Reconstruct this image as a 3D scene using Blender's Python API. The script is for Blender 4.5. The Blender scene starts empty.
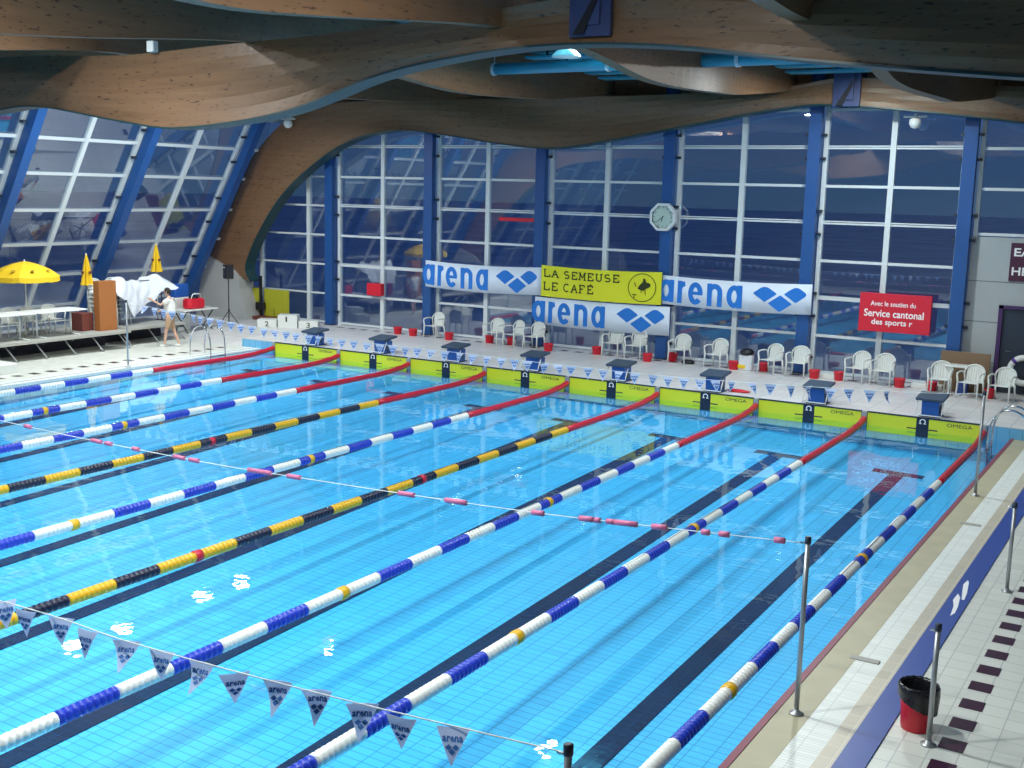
import bpy, math, random
from mathutils import Vector, Matrix, Euler
random.seed(7)
PI = math.pi
SC = bpy.context.scene
COL = SC.collection

# ------------------------------------------------------------------ camera
cam_d = bpy.data.cameras.new('camera'); cam = bpy.data.objects.new('camera', cam_d); COL.objects.link(cam)
R = Vector((0.85523641, 0.51767896, 0.02406632)); U = Vector((-0.10605686, 0.12937849, 0.98590727)); F = Vector((-0.50726978, 0.84573619, -0.1655526))
m = Matrix(((R.x, U.x, -F.x, 23.696), (R.y, U.y, -F.y, -25.615), (R.z, U.z, -F.z, 4.932), (0, 0, 0, 1)))
cam.matrix_world = m
cam_d.sensor_width = 36.0; cam_d.lens = 1150.43 / 1024 * 36; cam_d.clip_end = 1500; cam_d.clip_start = 0.05
SC.camera = cam
# ------------------------------------------------------------------ world (dusk) and exposure
w = bpy.data.worlds.new('dusk_sky'); SC.world = w; w.use_nodes = True
nt = w.node_tree; bg = nt.nodes['Background']
tc = nt.nodes.new('ShaderNodeTexCoord'); sep = nt.nodes.new('ShaderNodeSeparateXYZ'); cr = nt.nodes.new('ShaderNodeValToRGB')
nt.links.new(tc.outputs['Generated'], sep.inputs[0]); nt.links.new(sep.outputs['Z'], cr.inputs[0])
cr.color_ramp.elements[0].position = 0.0; cr.color_ramp.elements[0].color = (0.042, 0.085, 0.17, 1)
cr.color_ramp.elements[1].position = 0.22; cr.color_ramp.elements[1].color = (0.032, 0.068, 0.23, 1)
nt.links.new(cr.outputs[0], bg.inputs[0]); bg.inputs[1].default_value = 1.0
SC.view_settings.view_transform = 'Standard'; SC.view_settings.look = 'None'
SC.view_settings.exposure = 0.16; SC.view_settings.gamma = 1.0; SC.view_settings.use_curve_mapping = False

# ------------------------------------------------------------------ lamps of the hall: position, power, size
LAMPS = [(-1.0, -0.5, 7.3, .55), (-1.0, -2.1, 7.3, .5), (-1.0, -5.1, 7.3, .6), (-1.0, -6.7, 7.3, .6), (4.2, -2.7, 7.5, 1), (4.2, -4.2, 7.5, 1),
         (11.8, -3.9, 7.70, 1.1), (11.6, -17.0, 8.0, 1.6), (16.3, 1.3, 7.9, .8), (18.0, -5.2, 7.7, 1.0), (17.5, -15.0, 8.1, 1.4), (5.0, -15.0, 7.9, 1.2), (-0.5, -13.0, 7.3, 1.2), (16.0, -20.5, 8.0, 1.9), (8.0, -22.0, 8.0, 1), (6.8, -12.8, 8.2, .4)]
LAMP_POWER = 195

# ------------------------------------------------------------------ materials
def nodes_of(m):
    m.use_nodes = True
    return m.node_tree, m.node_tree.nodes['Principled BSDF']
def mat(name, c, rough=0.5, metal=0.0, spec=0.5, var=0.0, scale=6.0, bump=0.0, emit=None, trans=0.0):
    m = bpy.data.materials.new(name); t, b = nodes_of(m)
    b.inputs['Base Color'].default_value = (*c, 1); b.inputs['Roughness'].default_value = rough
    b.inputs['Metallic'].default_value = metal; b.inputs['Specular IOR Level'].default_value = spec
    b.inputs['Transmission Weight'].default_value = trans
    if emit: b.inputs['Emission Color'].default_value = (*emit[0], 1); b.inputs['Emission Strength'].default_value = emit[1]
    if var or bump:
        co = t.nodes.new('ShaderNodeTexCoord'); n = t.nodes.new('ShaderNodeTexNoise'); n.inputs['Scale'].default_value = scale; n.inputs['Detail'].default_value = 4
        t.links.new(co.outputs['Object'], n.inputs['Vector'])
        if var:
            mx = t.nodes.new('ShaderNodeMix'); mx.data_type = 'RGBA'
            mx.inputs[6].default_value = (*[v * (1 - var) for v in c], 1); mx.inputs[7].default_value = (*[min(1, v * (1 + var)) for v in c], 1)
            t.links.new(n.outputs['Fac'], mx.inputs[0]); t.links.new(mx.outputs[2], b.inputs['Base Color'])
        if bump:
            bp = t.nodes.new('ShaderNodeBump'); bp.inputs['Strength'].default_value = bump; bp.inputs['Distance'].default_value = 0.02
            t.links.new(n.outputs['Fac'], bp.inputs['Height']); t.links.new(bp.outputs[0], b.inputs['Normal'])
    return m
def tile_mat(name, c, grout, size, gap, rough=0.35, sizey=None, var=0.06):
    m = bpy.data.materials.new(name); t, b = nodes_of(m)
    co = t.nodes.new('ShaderNodeTexCoord'); br = t.nodes.new('ShaderNodeTexBrick'); br.offset = 0; br.squash = 1
    t.links.new(co.outputs['Object'], br.inputs['Vector'])
    br.inputs['Color1'].default_value = (*[v * (1 - var) for v in c], 1); br.inputs['Color2'].default_value = (*[min(1, v * (1 + var)) for v in c], 1)
    br.inputs['Mortar'].default_value = (*grout, 1); br.inputs['Scale'].default_value = 1; br.inputs['Mortar Size'].default_value = gap
    br.inputs['Mortar Smooth'].default_value = 0.2
    br.inputs['Brick Width'].default_value = size; br.inputs['Row Height'].default_value = sizey or size
    t.links.new(br.outputs['Color'], b.inputs['Base Color']); b.inputs['Roughness'].default_value = rough
    return m
def wood_mat(name, c1, c2, dark):
    m = bpy.data.materials.new(name); t, b = nodes_of(m)
    co = t.nodes.new('ShaderNodeTexCoord'); mp = t.nodes.new('ShaderNodeMapping'); mp.inputs['Scale'].default_value = (0.35, 0.35, 7)
    n = t.nodes.new('ShaderNodeTexNoise'); n.inputs['Scale'].default_value = 1.6; n.inputs['Detail'].default_value = 6; n.inputs['Distortion'].default_value = 0.4
    mx = t.nodes.new('ShaderNodeMix'); mx.data_type = 'RGBA'; mx.inputs[6].default_value = (*c1, 1); mx.inputs[7].default_value = (*c2, 1)
    mp2 = t.nodes.new('ShaderNodeMapping'); mp2.inputs['Scale'].default_value = (1.6, 1.6, 9)
    n2 = t.nodes.new('ShaderNodeTexNoise'); n2.inputs['Scale'].default_value = 3.6; n2.inputs['Detail'].default_value = 1
    r2 = t.nodes.new('ShaderNodeValToRGB'); r2.color_ramp.elements[0].position = 0.66; r2.color_ramp.elements[1].position = 0.72
    mx2 = t.nodes.new('ShaderNodeMix'); mx2.data_type = 'RGBA'; mx2.inputs[7].default_value = (*dark, 1)
    t.links.new(co.outputs['Object'], mp.inputs[0]); t.links.new(mp.outputs[0], n.inputs['Vector']); t.links.new(n.outputs['Fac'], mx.inputs[0])
    t.links.new(co.outputs['Object'], mp2.inputs[0]); t.links.new(mp2.outputs[0], n2.inputs['Vector']); t.links.new(n2.outputs['Fac'], r2.inputs[0])
    t.links.new(r2.outputs[0], mx2.inputs[0]); t.links.new(mx.outputs[2], mx2.inputs[6]); t.links.new(mx2.outputs[2], b.inputs['Base Color'])
    b.inputs['Roughness'].default_value = 0.45
    return m
def thin_mat(name, tint, ior, rough, bump=None, gloss=(1, 1, 1)):
    m = bpy.data.materials.new(name); m.use_nodes = True; t = m.node_tree; t.nodes.clear()
    o = t.nodes.new('ShaderNodeOutputMaterial'); mx = t.nodes.new('ShaderNodeMixShader'); fr = t.nodes.new('ShaderNodeFresnel'); fr.inputs[0].default_value = ior
    tr = t.nodes.new('ShaderNodeBsdfTransparent'); tr.inputs[0].default_value = (*tint, 1)
    gl = t.nodes.new('ShaderNodeBsdfGlossy'); gl.inputs['Roughness'].default_value = rough; gl.inputs[0].default_value = (*gloss, 1)
    ge = t.nodes.new('ShaderNodeNewGeometry'); io = t.nodes.new('ShaderNodeMix'); io.inputs[2].default_value = ior; io.inputs[3].default_value = 1 / ior
    t.links.new(ge.outputs['Backfacing'], io.inputs[0]); t.links.new(io.outputs[0], fr.inputs[0])   # leaving the pane: no false total reflection
    t.links.new(fr.outputs[0], mx.inputs[0]); t.links.new(tr.outputs[0], mx.inputs[1]); t.links.new(gl.outputs[0], mx.inputs[2]); t.links.new(mx.outputs[0], o.inputs[0])
    if bump:
        co = t.nodes.new('ShaderNodeTexCoord'); n = t.nodes.new('ShaderNodeTexNoise'); n.inputs['Scale'].default_value = bump[0]; n.inputs['Detail'].default_value = 2
        bp = t.nodes.new('ShaderNodeBump'); bp.inputs['Strength'].default_value = bump[1]; bp.inputs['Distance'].default_value = bump[2]
        t.links.new(co.outputs['Object'], n.inputs['Vector']); t.links.new(n.outputs['Fac'], bp.inputs['Height'])
        t.links.new(bp.outputs[0], gl.inputs['Normal']); t.links.new(bp.outputs[0], fr.inputs['Normal'])
    return m
M = {}
M['white'] = mat('white_plastic', (0.72, 0.75, 0.72), 0.4)
M['cloth'] = mat('white_cloth', (0.66, 0.70, 0.76), 0.9, bump=0.3, scale=14)
M['deck'] = tile_mat('deck_tile', (0.66, 0.68, 0.62), (0.44, 0.47, 0.45), 0.25, 0.006)
M['deckfar'] = tile_mat('far_deck_tile', (0.67, 0.66, 0.65), (0.45, 0.46, 0.47), 0.5, 0.010)
M['dark_tile'] = mat('dark_plum_tile', (0.045, 0.012, 0.03), 0.3)
M['pool'] = tile_mat('pool_tile', (0.085, 0.52, 0.90), (0.025, 0.26, 0.58), 0.25, 0.007, 0.5, sizey=0.125, var=0.05)
M['poolwall'] = tile_mat('pool_wall_tile', (0.14, 0.42, 0.66), (0.08, 0.28, 0.45), 0.25, 0.008, 0.4)
M['line'] = tile_mat('pool_line_tile', (0.002, 0.010, 0.06), (0.006, 0.03, 0.11), 0.25, 0.006, 0.8, sizey=0.125)
M['coping'] = mat('beige_coping', (0.42, 0.39, 0.26), 0.5, var=0.15, scale=3)
M['gutter'] = tile_mat('white_gutter_grating', (0.74, 0.78, 0.74), (0.5, 0.55, 0.52), 0.5, 0.004, 0.45, sizey=0.05)
M['tan'] = tile_mat('tan_tile', (0.50, 0.46, 0.36), (0.62, 0.58, 0.48), 0.13, 0.006, 0.4, sizey=0.25)
M['bluestrip'] = mat('blue_strip', (0.02, 0.06, 0.30), 0.4, var=0.1)
M['rededge'] = mat('dark_red_edge', (0.22, 0.05, 0.08), 0.5)
M['greyline'] = mat('grey_blue_gutter', (0.22, 0.28, 0.36), 0.5)
M['steel_blue'] = mat('blue_painted_steel', (0.012, 0.075, 0.26), 0.4)
M['spareyellow'] = mat('dull_yellow_panel', (0.40, 0.40, 0.02), 0.5)
M['jointsteel'] = mat('slate_blue_joint_steel', (0.035, 0.05, 0.13), 0.45)
M['frame'] = mat('pale_grey_aluminium', (0.62, 0.68, 0.70), 0.4)
M['darkmetal'] = mat('dark_metal', (0.02, 0.03, 0.05), 0.4)
M['chrome'] = mat('chrome', (0.7, 0.72, 0.74), 0.15, 1.0)
M['pole'] = mat('brushed_pole', (0.42, 0.44, 0.45), 0.35, 0.6)
M['teal'] = mat('teal_slat', (0.05, 0.30, 0.42), 0.4)
M['tealedge'] = mat('dark_teal_steel_edge', (0.012, 0.05, 0.055), 0.4)
M['roof'] = mat('dark_roof', (0.03, 0.04, 0.05), 0.8)
M['wood'] = wood_mat('glulam_wood', (0.135, 0.068, 0.033), (0.25, 0.138, 0.068), (0.05, 0.025, 0.015))
M['concrete'] = mat('pale_concrete', (0.42, 0.43, 0.42), 0.8, var=0.08, scale=2)
M['wallgrey'] = mat('grey_wall', (0.38, 0.41, 0.42), 0.7, var=0.05)
M['wallback'] = mat('dim_grey_wall', (0.16, 0.18, 0.20), 0.8)
M['joint'] = mat('grey_joint', (0.16, 0.18, 0.18), 0.8)
M['red'] = mat('red_rope_plastic', (0.52, 0.012, 0.035), 0.35)
M['redbox'] = mat('red_basket', (0.62, 0.01, 0.03), 0.45)
M['blue'] = mat('blue_float', (0.015, 0.045, 0.50), 0.35)
M['whitef'] = mat('white_float', (0.80, 0.82, 0.78), 0.35)
M['yellowf'] = mat('yellow_float', (0.72, 0.42, 0.01), 0.35)
M['blackf'] = mat('black_float', (0.008, 0.012, 0.04), 0.35)
M['pink'] = mat('pink_float', (0.60, 0.16, 0.30), 0.4)
M['pad'] = mat('yellow_touchpad', (0.62, 0.66, 0.02), 0.4)
M['black'] = mat('black_plastic', (0.008, 0.008, 0.012), 0.45)
M['navy'] = mat('navy_black_panel', (0.006, 0.014, 0.04), 0.4)
M['blockblue'] = mat('blue_block_body', (0.015, 0.10, 0.42), 0.4)
M['blocktop'] = mat('dark_slate_block_top', (0.035, 0.06, 0.10), 0.6)
M['ban_white'] = mat('banner_white', (0.70, 0.80, 0.93), 0.6)
M['ban_blue'] = mat('banner_blue', (0.008, 0.17, 0.62), 0.6)
M['ban_yellow'] = mat('banner_yellow', (0.68, 0.70, 0.015), 0.5)
M['ban_red'] = mat('board_red', (0.60, 0.008, 0.03), 0.5)
M['print_white'] = mat('white_print', (0.85, 0.85, 0.85), 0.6)
M['print_black'] = mat('black_print', (0.02, 0.03, 0.0), 0.6)
M['penwhite'] = mat('pennant_white', (0.70, 0.76, 0.90), 0.6)
M['penblue'] = mat('pennant_blue', (0.03, 0.16, 0.48), 0.6)
M['umb'] = mat('yellow_canvas', (0.80, 0.52, 0.01), 0.7, var=0.08)
M['cab'] = mat('orange_brown_board', (0.36, 0.13, 0.035), 0.5, var=0.12, scale=3)
M['cab2'] = mat('reddish_brown_board', (0.16, 0.04, 0.03), 0.5)
M['brown'] = mat('brown_board', (0.22, 0.14, 0.08), 0.6, var=0.1)
M['plat'] = mat('platform_grey', (0.36, 0.36, 0.33), 0.6)
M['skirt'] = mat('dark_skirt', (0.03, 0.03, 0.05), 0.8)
M['skin'] = mat('skin', (0.60, 0.36, 0.26), 0.5)
M['hair'] = mat('dark_hair', (0.015, 0.01, 0.01), 0.7)
M['shirt'] = mat('white_shirt', (0.78, 0.78, 0.74), 0.8)
M['khaki'] = mat('khaki_shorts', (0.42, 0.28, 0.18), 0.8)
M['purple'] = mat('purple_panel', (0.05, 0.015, 0.10), 0.5)
M['signplum'] = mat('plum_sign', (0.06, 0.006, 0.035), 0.5)
M['bag_black'] = mat('black_bin_bag', (0.010, 0.010, 0.014), 0.25, bump=0.6, scale=18)
M['lampglow'] = mat('lamp_lens', (1, 1, 1), 0.3, emit=((0.9, 1.0, 1.0), 12))
M['clockface'] = mat('pale_clock_face', (0.42, 0.55, 0.50), 0.5)
M['outside'] = mat('dusk_ground', (0.50, 0.52, 0.48), 0.9, var=0.5, scale=0.15)
M['water'] = thin_mat('water_surface', (0.80, 0.98, 1.0), 1.33, 0.012, (2.4, 0.08, 0.035))
M['glass'] = thin_mat('window_glass', (0.84, 0.90, 0.94), 2.1, 0.015)
M['buoyband'] = mat('violet_buoy_band', (0.10, 0.03, 0.30), 0.5)

def translucent(name, c, k):
    m = mat(name, c, 0.6); t = m.node_tree; b = t.nodes['Principled BSDF']; o = t.nodes['Material Output']
    tr = t.nodes.new('ShaderNodeBsdfTranslucent'); tr.inputs[0].default_value = (*c, 1); mx = t.nodes.new('ShaderNodeMixShader'); mx.inputs[0].default_value = k
    t.links.new(b.outputs[0], mx.inputs[1]); t.links.new(tr.outputs[0], mx.inputs[2]); t.links.new(mx.outputs[0], o.inputs[0]); return m
M['penwhite'] = translucent('thin_pennant_white', (0.74, 0.80, 0.94), .5)
# ------------------------------------------------------------------ mesh builder
class MB:
    def __init__(s): s.v = []; s.f = []; s.mi = []; s.sm = []
    def add(s, vs, fs, mi=0, smooth=False):
        b = len(s.v); s.v += [tuple(v) for v in vs]
        for f in fs: s.f.append([b + i for i in f]); s.mi.append(mi); s.sm.append(smooth)
        return s
    def box(s, x0, x1, y0, y1, z0, z1, mi=0, tr=None):
        vs = [(x, y, z) for z in (z0, z1) for y in (y0, y1) for x in (x0, x1)]
        if tr: vs = [tuple(tr @ Vector(v)) for v in vs]
        return s.add(vs, [(0, 2, 3, 1), (4, 5, 7, 6), (0, 1, 5, 4), (2, 6, 7, 3), (0, 4, 6, 2), (1, 3, 7, 5)], mi)
    def bev(s, x0, x1, y0, y1, z0, z1, b, mi=0, tr=None):
        # box with bevelled vertical and horizontal edges (chamfer)
        ring = lambda i: [(x0 + b + i, y0 + i), (x1 - b - i, y0 + i), (x1 - i, y0 + b + i), (x1 - i, y1 - b - i), (x1 - b - i, y1 - i), (x0 + b + i, y1 - i), (x0 + i, y1 - b - i), (x0 + i, y0 + b + i)]
        L = [(z0, b * .5), (z0 + b * .5, 0), (z1 - b * .5, 0), (z1, b * .5)]
        vs = []; fs = []
        for z, i in L: vs += [(p[0], p[1], z) for p in ring(i)]
        if tr: vs = [tuple(tr @ Vector(v)) for v in vs]
        for k in range(3):
            for j in range(8): fs.append((k * 8 + j, k * 8 + (j + 1) % 8, k * 8 + 8 + (j + 1) % 8, k * 8 + 8 + j))
        fs.append(tuple(range(7, -1, -1))); fs.append(tuple(range(24, 32)))
        return s.add(vs, fs, mi)
    def tube(s, pts, r, n=8, mi=0, closed=False, rs=None, smooth=True):
        pts = [Vector(p) for p in pts]; N = len(pts); vs = []; fs = []
        up = None
        for i, p in enumerate(pts):
            a = pts[(i - 1) % N] if (closed or i > 0) else p
            c = pts[(i + 1) % N] if (closed or i < N - 1) else p
            d = (c - a).normalized()
            if up is None: up = d.orthogonal().normalized()
            up = (up - d * up.dot(d)); up = up.normalized() if up.length > 1e-6 else d.orthogonal().normalized()
            sd = d.cross(up)
            rr = rs[i] if rs else r
            for k in range(n):
                an = 2 * PI * k / n; vs.append(tuple(p + up * math.cos(an) * rr + sd * math.sin(an) * rr))
        M_ = N if closed else N - 1
        for i in range(M_):
            for k in range(n):
                a = i * n + k; b = i * n + (k + 1) % n; c = ((i + 1) % N) * n + (k + 1) % n; d = ((i + 1) % N) * n + k
                fs.append((a, b, c, d))
        s.add(vs, fs, mi, smooth)
        if not closed:
            b0 = len(s.v) - len(vs)
            s.f.append([b0 + k for k in range(n - 1, -1, -1)]); s.mi.append(mi); s.sm.append(False)
            s.f.append([b0 + (N - 1) * n + k for k in range(n)]); s.mi.append(mi); s.sm.append(False)
        return s
    def lathe(s, prof, c=(0, 0, 0), n=20, mi=0, axis='z', smooth=True, cap=True):
        vs = []; fs = []
        for r, h in prof:
            for k in range(n):
                a = 2 * PI * k / n; x, y = r * math.cos(a), r * math.sin(a)
                v = (x, y, h) if axis == 'z' else ((x, h, y) if axis == 'y' else (h, x, y))
                vs.append((v[0] + c[0], v[1] + c[1], v[2] + c[2]))
        for i in range(len(prof) - 1):
            for k in range(n):
                q = (i * n + k, i * n + (k + 1) % n, (i + 1) * n + (k + 1) % n, (i + 1) * n + k)
                fs.append(q if axis != 'y' else q[::-1])
        s.add(vs, fs, mi, smooth)
        if cap:
            b0 = len(s.v) - len(vs); e = b0 + (len(prof) - 1) * n
            for q in ([b0 + k for k in range(n - 1, -1, -1)], [e + k for k in range(n)]):
                s.f.append(q if axis != 'y' else q[::-1]); s.mi.append(mi); s.sm.append(False)
        return s
    def prism(s, poly, axis, a, b, mi=0):
        # poly 2-D; axis 'y': poly is (x,z); axis 'z': (x,y); axis 'x': (y,z)
        def P(p, t): return {'y': (p[0], t, p[1]), 'z': (p[0], p[1], t), 'x': (t, p[0], p[1])}[axis]
        n = len(poly); vs = [P(p, a) for p in poly] + [P(p, b) for p in poly]
        fs = [tuple(range(n - 1, -1, -1)), tuple(range(n, 2 * n))] + [(i, (i + 1) % n, n + (i + 1) % n, n + i) for i in range(n)]
        return s.add(vs, fs, mi)
    def stroke(s, pts, wd, fn, mi=0, closed=False):
        # flat thick stroke in 2-D mapped to 3-D by fn(u,v)
        pts = [Vector(p) for p in pts]; N = len(pts); L = []; Rr = []
        for i, p in enumerate(pts):
            a = pts[(i - 1) % N] if (closed or i > 0) else p; c = pts[(i + 1) % N] if (closed or i < N - 1) else p
            d = (c - a).normalized(); nn = Vector((-d.y, d.x))
            L.append(p + nn * wd / 2); Rr.append(p - nn * wd / 2)
        vs = [fn(q.x, q.y) for q in L] + [fn(q.x, q.y) for q in Rr]
        fs = [(i, (i + 1) % N, N + (i + 1) % N, N + i) for i in range(N if closed else N - 1)]
        return s.add(vs, fs, mi)
    def build(s, name, mats, parent=None, loc=None):
        me = bpy.data.meshes.new(name); me.from_pydata(s.v, [], s.f)
        for m_ in (mats if isinstance(mats, (list, tuple)) else [mats]): me.materials.append(M[m_] if isinstance(m_, str) else m_)
        me.polygons.foreach_set('material_index', s.mi); me.polygons.foreach_set('use_smooth', s.sm); me.update()
        o = bpy.data.objects.new(name, me); COL.objects.link(o)
        if parent: o.parent = parent
        if loc: o.location = loc
        return o
def tag(o, label=None, cat=None, group=None, kind=None):
    if label: o['label'] = label
    if cat: o['category'] = cat
    if group: o['group'] = group
    if kind: o['kind'] = kind
    return o
def empty(name, loc=(0, 0, 0), rz=0):
    o = bpy.data.objects.new(name, None); COL.objects.link(o); o.location = loc; o.rotation_euler = (0, 0, rz); o.empty_display_size = 0.1
    return o
def copy_tree(o, parent=None):
    c = o.copy(); COL.objects.link(c)
    if parent: c.parent = parent
    for ch in list(o.children): copy_tree(ch, c)
    return c
def arc(cx, cy, rx, ry, a0, a1, n=14):
    return [(cx + rx * math.cos(math.radians(a0 + (a1 - a0) * i / n)), cy + ry * math.sin(math.radians(a0 + (a1 - a0) * i / n))) for i in range(n + 1)]
def text_faces(mb, txt, w_, h_, fn, mi=0, offset=0.0, shear=0.0, res=3):
    cu = bpy.data.curves.new('t', 'FONT'); cu.body = txt; cu.offset = offset; cu.shear = shear; cu.resolution_u = res; cu.fill_mode = 'FRONT'
    ob = bpy.data.objects.new('t', cu); me = bpy.data.meshes.new_from_object(ob)
    xs = [v.co.x for v in me.vertices]; ys = [v.co.y for v in me.vertices]
    x0, x1, y0, y1 = min(xs), max(xs), min(ys), max(ys)
    vs = [fn((v.co.x - x0) / (x1 - x0) * w_, (v.co.y - y0) / (y1 - y0) * h_) for v in me.vertices]
    mb.add(vs, [list(p.vertices) for p in me.polygons], mi)
    bpy.data.objects.remove(ob); bpy.data.curves.remove(cu); bpy.data.meshes.remove(me)
def serif_bars(mb, txt, w_, h_, fn, mi, t):
    text_faces(mb, txt, w_, h_, fn, mi, offset=t)

def lerp(tab, x):
    if x <= tab[0][0]: return tab[0][1]
    for (a, b), (c, d) in zip(tab, tab[1:]):
        if x <= c:
            t = (x - a) / (c - a); return b + (d - b) * t
    return tab[-1][1]
def smooth_tab(pts, sub=6):
    out = []
    for i in range(len(pts) - 1):
        p0 = pts[max(i - 1, 0)]; p1 = pts[i]; p2 = pts[i + 1]; p3 = pts[min(i + 2, len(pts) - 1)]
        for k in range(sub):
            t = k / sub
            out.append(tuple(0.5 * ((2 * p1[j]) + (-p0[j] + p2[j]) * t + (2 * p0[j] - 5 * p1[j] + 4 * p2[j] - p3[j]) * t * t + (-p0[j] + 3 * p1[j] - 3 * p2[j] + p3[j]) * t ** 3) for j in range(len(p1))))
    out.append(pts[-1]); return out

# ================================================================== SETTING
PX0, PX1 = -0.55, 20.55; PY1 = 0.0; PY0 = -25.0
def zf(x, y): return -0.1487 - 0.0177 * x + 0.0282 * y       # the sloping pool floor
# pool basin: floor and side walls
b = MB()
b.add([(PX0, PY0, zf(PX0, PY0)), (PX1, PY0, zf(PX1, PY0)), (PX1, PY1, zf(PX1, PY1)), (PX0, PY1, zf(PX0, PY1))], [(0, 1, 2, 3)], 0)
for (xa, ya, xb, yb) in ((PX0, PY0, PX0, PY1), (PX0, PY1, PX1, PY1), (PX1, PY1, PX1, PY0), (PX1, PY0, PX0, PY0)):
    b.add([(xa, ya, zf(xa, ya)), (xb, yb, zf(xb, yb)), (xb, yb, 0.04), (xa, ya, 0.04)], [(0, 1, 2, 3)], 1)
pb = b.build('floor_pool', ['pool', 'poolwall']); tag(pb, 'light blue tiled floor and side walls of the swimming pool', 'pool floor', kind='structure')
# dark lane lines with T ends on the pool floor
for i in range(8):
    x = 1.25 + 2.5 * i; b = MB()
    def slab(x0, x1, y0, y1):
        vs = [(xx, yy, zf(xx, yy) + d) for d in (0.004, 0.012) for yy in (y0, y1) for xx in (x0, x1)]
        b.add(vs, [(0, 2, 3, 1), (4, 5, 7, 6), (0, 1, 5, 4), (2, 6, 7, 3), (0, 4, 6, 2), (1, 3, 7, 5)])
    slab(x - 0.14, x + 0.14, PY0 + 2, -2.1); slab(x - 0.5, x + 0.5, -2.2, -1.95); slab(x - 0.5, x + 0.5, PY0 + 1.95, PY0 + 2.2)
    tag(b.build('trim_%d' % (i + 1), 'line'), kind='structure')
wtr = MB().add([(PX0, PY0, 0), (PX1, PY0, 0), (PX1, PY1, 0), (PX0, PY1, 0)], [(0, 1, 2, 3)]).build('pool_water', 'water')
tag(wtr, 'clear blue water filling the swimming pool', 'water', kind='stuff')
# right deck strips
b = MB()
for x0, x1, mi, z in ((PX1 - 0.02, PX1 + 0.05, 1, 0.07), (PX1 + 0.05, 20.9, 0, 0.062), (20.9, 21.19, 2, 0.060), (21.19, 21.35, 3, 0.060), (21.35, 21.6, 4, 0.064)):
    b.box(x0, x1, PY0, 0.0, -0.3, z, mi)
tag(b.build('trim_9', ['coping', 'rededge', 'gutter', 'tan', 'bluestrip']), kind='structure')
fr_ = MB().box(21.6, 26.0, -30, 0, -0.3, 0.05).build('floor_right', 'deck'); tag(fr_, kind='structure')
tag(MB().box(-8.2, 21.6, -30, PY0, -0.3, 0.05).build('floor_near', 'deck'), kind='structure')
# left deck: coping, gutter line, tiles
b = MB()
for x0, x1, mi, z in ((-0.75, PX0 + 0.02, 0, 0.06), (-0.86, -0.75, 1, 0.045), (-1.05, -0.86, 0, 0.055)):
    b.box(x0, x1, PY0, 0.0, -0.3, z, mi)
tag(b.build('trim_10', ['gutter', 'greyline']), kind='structure')
tag(MB().box(-8.2, -1.05, PY0, 0, -0.3, 0.05).build('floor_left', 'deck'), kind='structure')
# raised far deck with a ramp on its left
b = MB().box(-1.3, 26.0, 0.0, 5.0, -0.3, 0.30, 0)
b.add([(-8.2, 0, 0.05), (-1.3, 0, 0.05), (-1.3, 2.3, 0.3), (-8.2, 2.3, 0.3), (-8.2, 5, 0.3), (-1.3, 5, 0.3), (-8.2, 0, -.3), (-8.2, 5, -.3), (-1.3, 0, -.3), (-1.3, 5, -.3)],
      [(0, 1, 2, 3), (3, 2, 5, 4), (0, 3, 4, 7, 6), (6, 8, 1, 0), (4, 5, 9, 7)], 0)
b.box(-1.3, 26.0, -0.012, 0.0, -0.29, 0.285, 1)
tag(b.build('floor_far', ['deckfar', 'poolwall']), kind='structure')
# warning dashes in the tile floor: dark tiles, part of the paving
b = MB()
for k in range(44): b.box(22.05, 22.27, -0.6 - 0.5 * k - 0.12, -0.6 - 0.5 * k + 0.12, 0.03, 0.0535)
for k in range(44): b.box(-1.72, -1.46, -0.6 - 0.5 * k - 0.10, -0.6 - 0.5 * k + 0.10, 0.03, 0.0535)
tag(b.build('trim_11', 'dark_tile'), kind='structure')
b = MB()
for k in range(40): b.box(-1.0 + 0.5 * k, -0.76 + 0.5 * k, 4.05, 4.25, 0.28, 0.3035)
tag(b.build('trim_12', 'dark_tile'), kind='structure')

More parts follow.
